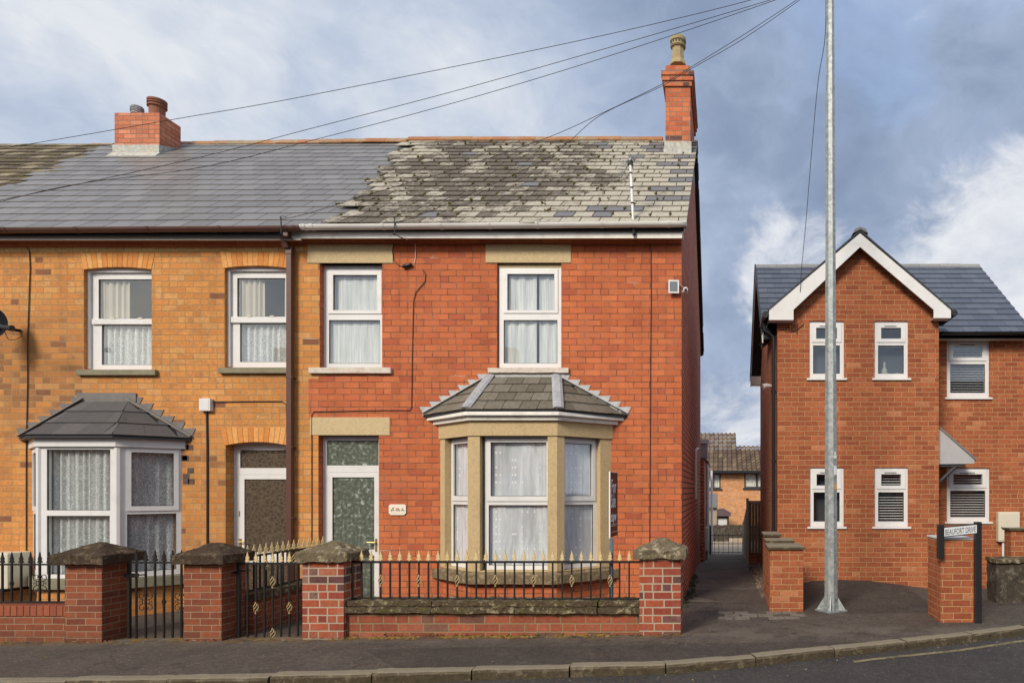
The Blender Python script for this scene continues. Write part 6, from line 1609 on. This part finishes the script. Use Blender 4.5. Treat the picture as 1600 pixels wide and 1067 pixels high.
# satellite dish at the left edge
T = Thing('satellite_dish', 'dark grey satellite dish cut off by the left edge', 'satellite dish', (PX(10, 0), 0, PZ(510, 0)))
dc = Vector((PX(-27, -.45), -.42, PZ(503, -.45))); nrm = Vector((.55, -.78, .28)).normalized(); e1 = nrm.cross(Vector((0, 0, 1))).normalized(); e2 = e1.cross(nrm)
vs = [dc - nrm * .05]; fs = []
for r_ in range(1, 6):
    rr = r_ / 5
    for k in range(28):
        t = 2 * math.pi * k / 28; vs.append(dc + e1 * (.23 * rr * math.cos(t)) + e2 * (.27 * rr * math.sin(t)) + nrm * (-.05 + .06 * rr * rr))
for k in range(28): fs.append((0, 1 + k, 1 + (k + 1) % 28))
for r_ in range(4):
    for k in range(28): a = 1 + r_ * 28; fs.append((a + k, a + 28 + k, a + 28 + (k + 1) % 28, a + (k + 1) % 28))
vs2 = [v - nrm * .006 for v in vs]; m0 = len(vs)
mb = MB(); mb.add(vs + vs2, fs + [tuple(m0 + i for i in f[::-1]) for f in fs]); T.part('dish', mb, 'rubber', smooth=True)
mb = MB(); a = dc - e2 * .25; l = Vector((PX(20, -.5), -.62, PZ(512, -.6))); mb.tube([a, a.lerp(l, .5) + Vector((0, 0, -.03)), l], .013, 6); mb.tube([dc - nrm * .05, dc + Vector((.05, .38, -.02)), Vector((dc.x + .08, -.01, dc.z - .02))], .02, 8); T.part('arm', mb, 'rubber')
mb = MB(); mb.tube([l + Vector((-.06, .0, .02)), l + Vector((.0, 0, .0)), l + Vector((.12, .0, -.012))], [.03, .032, .042], 10); T.part('receiver_head', mb, 'ink')
mb = MB(); mb.tube(spline([l + Vector((.0, 0, -.02)), l + Vector((-.04, .1, -.14)), l + Vector((-.14, .3, -.10)), Vector((dc.x + .1, -.02, dc.z - .1))], 6), .004, 5); T.part('lead', mb, 'ink')

# air conditioner outdoor unit
T = Thing('air_conditioner', 'cream outdoor unit standing against the wall behind the left railing', 'air conditioner', (PX(-10, -.5), -.3, 0))
ax0, ax1 = PX(-75, -.45), PX(12, -.48); z0, z1 = PZ(920, -.48), PZ(864, -.48)
mb = MB(); mb.box(ax0, ax1, -.48, -.16, z0, z1); cs = T.part('casing', mb, 'cream_box', bevel=.015)
mb = MB(); c = Vector(((ax0 + ax1) / 2 - .1, -.484, (z0 + z1) / 2))
for r_ in (.05, .10, .15, .20): mb.tube([c + Vector((r_ * math.cos(k * .4488), 0, r_ * math.sin(k * .4488))) for k in range(15)], .004, 4)
T.part('fan_grille', mb, 'gutterw', cs)
for x in (ax0 + .12, ax1 - .16): mb = MB(); mb.box(x, x + .05, -.45, -.001, z0 - .05, z0 - .0005); T.part('wall_bracket', mb, 'ink')

# For Sale board
T = Thing('for_sale_board', 'dark maroon for sale board seen edge on, fixed to the railing', 'estate agent board', (PX(955, -1.8), -1.8, .4))
A = Vector((PX(953.5, -1.86), -1.86, 0)); B = Vector((PX(965, -1.42), -1.42, 0)); 
fB = Fr(A, B - A); Lb = (B - A).length; fB.n = Vector((fB.u.y, -fB.u.x, 0))
if fB.n.x < 0: fB.n = -fB.n
# face towards +x: text reads from the street side backwards into depth
zT, zB = PZ(737.5, -1.86), PZ(839.5, -1.86)
mb = MB(); fbox(mb, fB, 0, Lb, zB, zT, -.012, 0); bp = T.part('board', mb, 'maroon')
mb = MB(); fbox(mb, fB, -.010, -.0005, zB - .008, zT + .008, -.014, .002); fbox(mb, fB, -.0002, Lb, zT + .0005, zT + .009, -.014, .002); T.part('edge_trim', mb, 'boardwhite', bp)
text(T, 'lettering', 'For', fB, Lb * .12, zT - .25, .0015, .24, 'boardwhite', bp, ext=.001, sx=.85 if Lb > .3 else .6, extra_off=.003)
text(T, 'lettering', 'Sale', fB, Lb * .08, zT - .43, .0015, .24, 'boardwhite', bp, ext=.001, sx=.72, extra_off=.003)
text(T, 'lettering', 'ctyw', fB, Lb * .08, zT - .60, .0015, .17, 'boardwhite', bp, ext=.001, sx=.95, extra_off=.006)
mb = MB()
for z, w_ in ((.635, .8), (.655, .7), (.73, .8)):
    fbox(mb, fB, Lb * .1, Lb * (.1 + w_), zT - z - .006, zT - z, .0015, .0025)
T.part('small_print', mb, 'gutterw', bp)
mb = MB(); xp_ = PX(955.5, -1.84); mb.box(xp_ - .018, xp_ + .020, -1.87, -1.825, PZ(942, -1.84), zB - .009); T.part('post', mb, 'bluepost')

# ================================================================== alley: rear extension, gate, fence, far house
T = Thing('rear_extension', 'single storey rear wing with pipes along the left side of the alley', 'building', (-1.5, 11, -.6))
mb = MB(); mb.box(-3.0, -.52, 8.32, 14.6, -1.4, 2.55); T.part('wall', mb, 'side')
mb = MB(); slates(mb, (-.45, 8.8, 2.55), (-.45, 14.6, 2.55), (-2.9, 8.8, 3.7), (-2.9, 14.6, 3.7), 8, .28, .012); T.part('roof', mb, 'slate_new')
mb = MB(); mb.box(-.75, -.44, 8.8, 9.3, PZ(716, 9), PZ(693, 9)); bb_ = T.part('hung_slates', mb, 'lead')
mb = MB(); mb.box(-.78, -.40, 8.76, 9.35, PZ(693, 9), PZ(687, 9)); T.part('white_fascia', mb, 'white', bb_)
mb = MB(); mb.tube([(-.47, 10.5, -.4), (-.47, 10.5, 2.3), (-.50, 10.45, 2.5)], .05, 8); T.part('waste_pipe', mb, 'gutterw')
mb = MB(); mb.box(-.60, -.44, 10.0, 10.5, PZ(860, 10), PZ(824, 10)); T.part('meter_cupboard', mb, 'gutterw')
mb = MB(); mb.box(-.53, -.50, 11, 11.6, .6, 1.5); w_ = T.part('window', mb, 'white'); mb = MB(); mb.box(-.53, -.45, 10.95, 11.65, .54, .5995); T.part('sill', mb, 'white', w_)
mb = MB(); xq = XR + .04; mb.tube([(xq, 4.3, PZ(779, 4.3)), (xq, 4.3, PZ(703, 4.3))], .028, 8); mb.tube([(xq, 4.3, PZ(703, 4.3)), (xq + .02, 5.0, PZ(697, 4.3))], .028, 8); T2 = Thing('waste_pipe', 'short white waste pipe on the dark flank of the red house', 'pipe', (xq, 4.3, 1.5)); T2.part('pipe', mb, 'gutterw')
mb = MB(); mb.box(xq - .04, xq + .01, 4.28, 4.32, PZ(760, 4.3), PZ(760, 4.3) + .03); T2.part('pipe_clip', mb, 'gutterw')
# gate across the alley
AG = 15.0; z0 = pz(AG)
T = Thing('alley_gate', 'low black iron gate closing the far end of the alley', 'gate', (.1, AG, z0))
xa, xb = PX(1111, AG), PX(1160, AG)
mb = MB(); mb.box(xa - .08, xa, AG - .04, AG + .04, z0 - .2, PZ(821, AG)); mb.box(xb, xb + .08, AG - .04, AG + .04, z0 - .2, PZ(821, AG)); T.part('gate_post', mb, 'iron')
mb = MB()
for py in (862.5, 849, 836): mb.box(xa, xb, AG - .015, AG + .015, PZ(py, AG) - .010, PZ(py, AG) + .010)
T.part('rail', mb, 'iron')
m_ = MB(); m_.box(-.008, .008, -.008, .008, 0, PZ(836, AG) - PZ(862.5, AG) + .1); me = m_.mesh('bar'); me.materials.append(M['iron'])
for px in (1116.5, 1123, 1130, 1138.5, 1145, 1153): T.put('bar', me, (PX(px, AG), AG - .002, PZ(864, AG)))
mb = MB(); mb.tube([(PX(1112, AG + .3), AG + .3, z0 - .3), (PX(1112, AG + .3), AG + .3, PZ(735, AG + .3))], .045, 8)
single('white_post', mb, 'gutterw', 'tall cream post rising behind the alley gate', 'post')
# timber fence
T = Thing('timber_fence', 'brown timber fence with concrete posts closing the gap beside the gabled house', 'fence', (.8, 6.8, -.2))
z0 = -.25
mb = MB(); x0, x1 = PX(1170, 6.8), gx0 - .002; k = 0; x = x0
while x < x1 - .01: e = min(x + .075, x1); mb.box(x + .002, e - .002, 6.80 - .004 * (k % 2), 6.83, PZ(863, 6.8), PZ(785.5, 6.8)); x = e; k += 1
T.part('panel', mb, 'timber')
mb = MB(); mb.box(x0, x1, 6.78, 6.84, PZ(785.5, 6.8), PZ(782, 6.8)); T.part('top_rail', mb, 'concpost')
mb = MB(); mb.box(x0, x1, 6.81, 6.84, PZ(882, 6.8), PZ(863.2, 6.8)); T.part('gravel_board', mb, 'newbrick')
mb = MB(); mb.box(PX(1166, 6.8), x0 - .001, 6.76, 6.86, -.5, PZ(778, 6.8)); T.part('post', mb, 'concpost')
mb = MB(); mb.box(.70, .76, 14.6, 14.7, -1, .55); T.part('post', mb, 'concpost')
mb = MB(); 
A = Vector((.62, 6.87, 0)); B = Vector((.73, 14.6, 0)); n_ = 40
for i in range(n_):
    a, b = A.lerp(B, i / n_), A.lerp(B, (i + .96) / n_); t_ = i / n_; zt_ = PZ(783, 6.8) * (1 - t_) + .55 * t_; zb_ = -.3 - .7 * t_
    mb.prism([(a.x, a.y, zb_), (b.x, b.y, zb_), (b.x, b.y, zt_), (a.x, a.y, zt_)], (.03, 0, 0))
T.part('panel', mb, 'concpost', label='pale green weathered side boards')
# stone wall, lean-to and house behind
T = Thing('stone_wall', 'dark rubble stone wall beyond the alley gate', 'wall', (.5, 24, -1))
mb = MB(); noisy_box(mb, -2.5, 3.5, 24, 24.5, -1.6, PZ(821, 24), .2, .06, 80); T.part('stonework', mb, 'roughstone')
mb = MB(); noisy_box(mb, .30, 1.0, 23.7, 23.99, -1.2, PZ(841, 23.7), .15, .04, 81); T.part('pale_blocks', mb, 'paving')
FH = Thing('brick_house', 'pale orange brick house with brown pantiled roof seen beyond the alley', 'house', (1, 33, -4))
Yf = 33; fF = FF(Yf)
wf = [(PX(1102, Yf), PX(1126, Yf), PZ(763, Yf), PZ(739, Yf)), (PX(1163, Yf), PX(1202, Yf), PZ(762, Yf), PZ(737, Yf))]
mb = MB(); plate(mb, fF, -9, 9, -5, PZ(736, Yf), wf, -.25, 0); FH.part('front_wall', mb, 'farbrick')
mb = MB(); mb.box(-9, 9, 40, 40.3, -5, 2.9); FH.part('rear_wall', mb, 'farbrick')
def pantiles(T, x0, x1, y0, z0, y1, z1, name='roof'):
    mb = MB(); rows = 9; w_ = .30
    for r_ in range(rows):
        t0, t1 = r_ / rows, (r_ + 1.1) / rows
        ya, za = y0 + (y1 - y0) * t0, z0 + (z1 - z0) * t0 + .05; yb, zb_ = y0 + (y1 - y0) * t1, z0 + (z1 - z0) * t1
        x = x0
        while x < x1:
            mb.add([(x, ya, za - .06), (x + w_ * .5, ya, za - .0), (x + w_ * .75, ya, za + .05), (x + w_, ya, za - .06), (x, yb, zb_ - .06), (x + w_ * .5, yb, zb_), (x + w_ * .75, yb, zb_ + .05), (x + w_, yb, zb_ - .06)], [(0, 1, 5, 4), (1, 2, 6, 5), (2, 3, 7, 6)]); x += w_
    return T.part(name, mb, 'pantile')
ry_ = 36.5
rf = pantiles(FH, PX(1146, Yf), 9, 32.6, PZ(737, 32.6), ry_, PZ(697, ry_))
rf2 = pantiles(FH, -9, PX(1147, Yf), 32.6, PZ(737, 32.6), 38, PZ(677, 38))
mb = MB(); mb.box(-9, 9, 32.4, 32.62, PZ(739, 32.5), PZ(735, 32.5)); FH.part('gutter', mb, 'black')
mb = MB(); mb.prism([(-9, 32.7, PZ(740, 32.6)), (-9, ry_, PZ(702, ry_)), (-9, 40, 2.9)], (18, 0, 0)); FH.part('roof_deck', mb, 'dark_in')
for q in wf:
    m1 = (q[0] + q[1]) / 2; mb = MB(); plate(mb, FF(Yf + .05), q[0], q[1], q[2], q[3], [(q[0] + .08, m1 - .05, q[2] + .08, q[3] - .08), (m1 + .05, q[1] - .08, q[2] + .08, q[3] - .08)], -.08, 0); W = FH.part('window', mb, 'anthr')
    mb = MB(); mb.quad(*[FF(Yf + .05).p(a_, b_, -.04) for a_, b_ in ((q[0], q[2]), (q[1], q[2]), (q[1], q[3]), (q[0], q[3]))]); FH.part('pane', mb, 'glass', W)
    mb = curtain(MB(), FF(Yf), q[0], q[1], q[2], q[3], -.14, .02, .14); FH.part('vertical_blind', mb, 'offwhite', W)
    mb = MB(); mb.box(q[0] - .1, q[1] + .1, Yf - .1, Yf, q[2] - .1, q[2]); FH.part('sill', mb, 'anthr', W)
T = Thing('porch', 'small lean to porch with purple brown roof in front of the pale brick house', 'porch', (.2, 31, -4))
yp = 30; mb = MB(); plate(mb, FF(yp), PX(1118, yp), PX(1139, yp), -4, PZ(806, yp), [(PX(1121, yp), PX(1136, yp), PZ(822, yp), PZ(809, yp))], -.2, 0); mb.box(PX(1118, yp), PX(1139, yp), 30.9, 31.1, -4, PZ(806, yp)); T.part('wall', mb, 'roughstone')
mb = MB(); mb.box(PX(1121, yp), PX(1136, yp), yp + .1, yp + .14, PZ(822, yp), PZ(809, yp)); T.part('window', mb, 'white')
mb = MB(); mb.prism([(PX(1113, yp), yp - .2, PZ(797, yp)), (PX(1130, yp), yp - .2, PZ(795, yp)), (PX(1142, yp), yp - .2, PZ(802, yp)), (PX(1142, yp), yp - .2, PZ(806, yp)), (PX(1113, yp), yp - .2, PZ(806, yp))][::-1], (0, 2.0, 0)); M['purple'] = simple('purple brown tile', (.11, .07, .085), .7, .2, 8); T.part('roof', mb, 'purple')
T = Thing('garden_shed', 'pale panelled outbuilding with grey roof left of the stone wall beyond the gate', 'shed', (-.4, 26, -3))
ys_ = 26; mb = MB(); mb.box(PX(1085, ys_), PX(1120, ys_), ys_, ys_ + 2, -3, PZ(793, ys_)); T.part('wall', mb, 'paving')
mb = MB(); mb.hexa([(PX(1083, ys_), ys_ - .2, PZ(793, ys_)), (PX(1121, ys_), ys_ - .2, PZ(793, ys_)), (PX(1121, ys_), ys_ + 2.2, PZ(793, ys_)), (PX(1083, ys_), ys_ + 2.2, PZ(793, ys_)), (PX(1083, ys_), ys_ - .2, PZ(791, ys_)), (PX(1121, ys_), ys_ - .2, PZ(791, ys_)), (PX(1121, ys_), ys_ + 1, PZ(771, ys_)), (PX(1083, ys_), ys_ + 1, PZ(771, ys_))]); T.part('roof', mb, 'slate_new')

# ================================================================== the terrace across the street, mirrored in the window panes
T = Thing('terraced_house', 'row of brick houses across the street, seen only mirrored in the window glass', 'house', (-6, -24, -.2))
mb = MB(); plate(mb, Fr((60, -22, 0), (-1, 0, 0)), 0, 100, -.4, 5.4, [(42 + k * 3.0, 43.1 + k * 3.0, zz, zz + 1.5) for k in range(19) for zz in (.9, 3.5)], -.3, 0); mb.box(-40, 60, -30, -29.7, -.4, 5.4); T.part('wall', mb, 'side')
mb = MB(); mb.prism([(-40.3, -21.6, 5.35), (-40.3, -26, 8.3), (-40.3, -30.4, 5.35)], (100.6, 0, 0)); T.part('roof', mb, 'anthr')
for k in range(5): mb = MB(); x = -36 + k * 12; mb.box(x, x + .9, -26.5, -25.6, 7.6, 9.3); T.part('chimney', mb, 'chimbrick')
for k in range(19):
    for zz in (.9, 3.5):
        mb = MB(); x = 20 - 2 - k * 3.0; mb.box(x - 1.1, x, -22.15, -22.1, zz, zz + 1.5); T.part('window', mb, 'frostgrey')
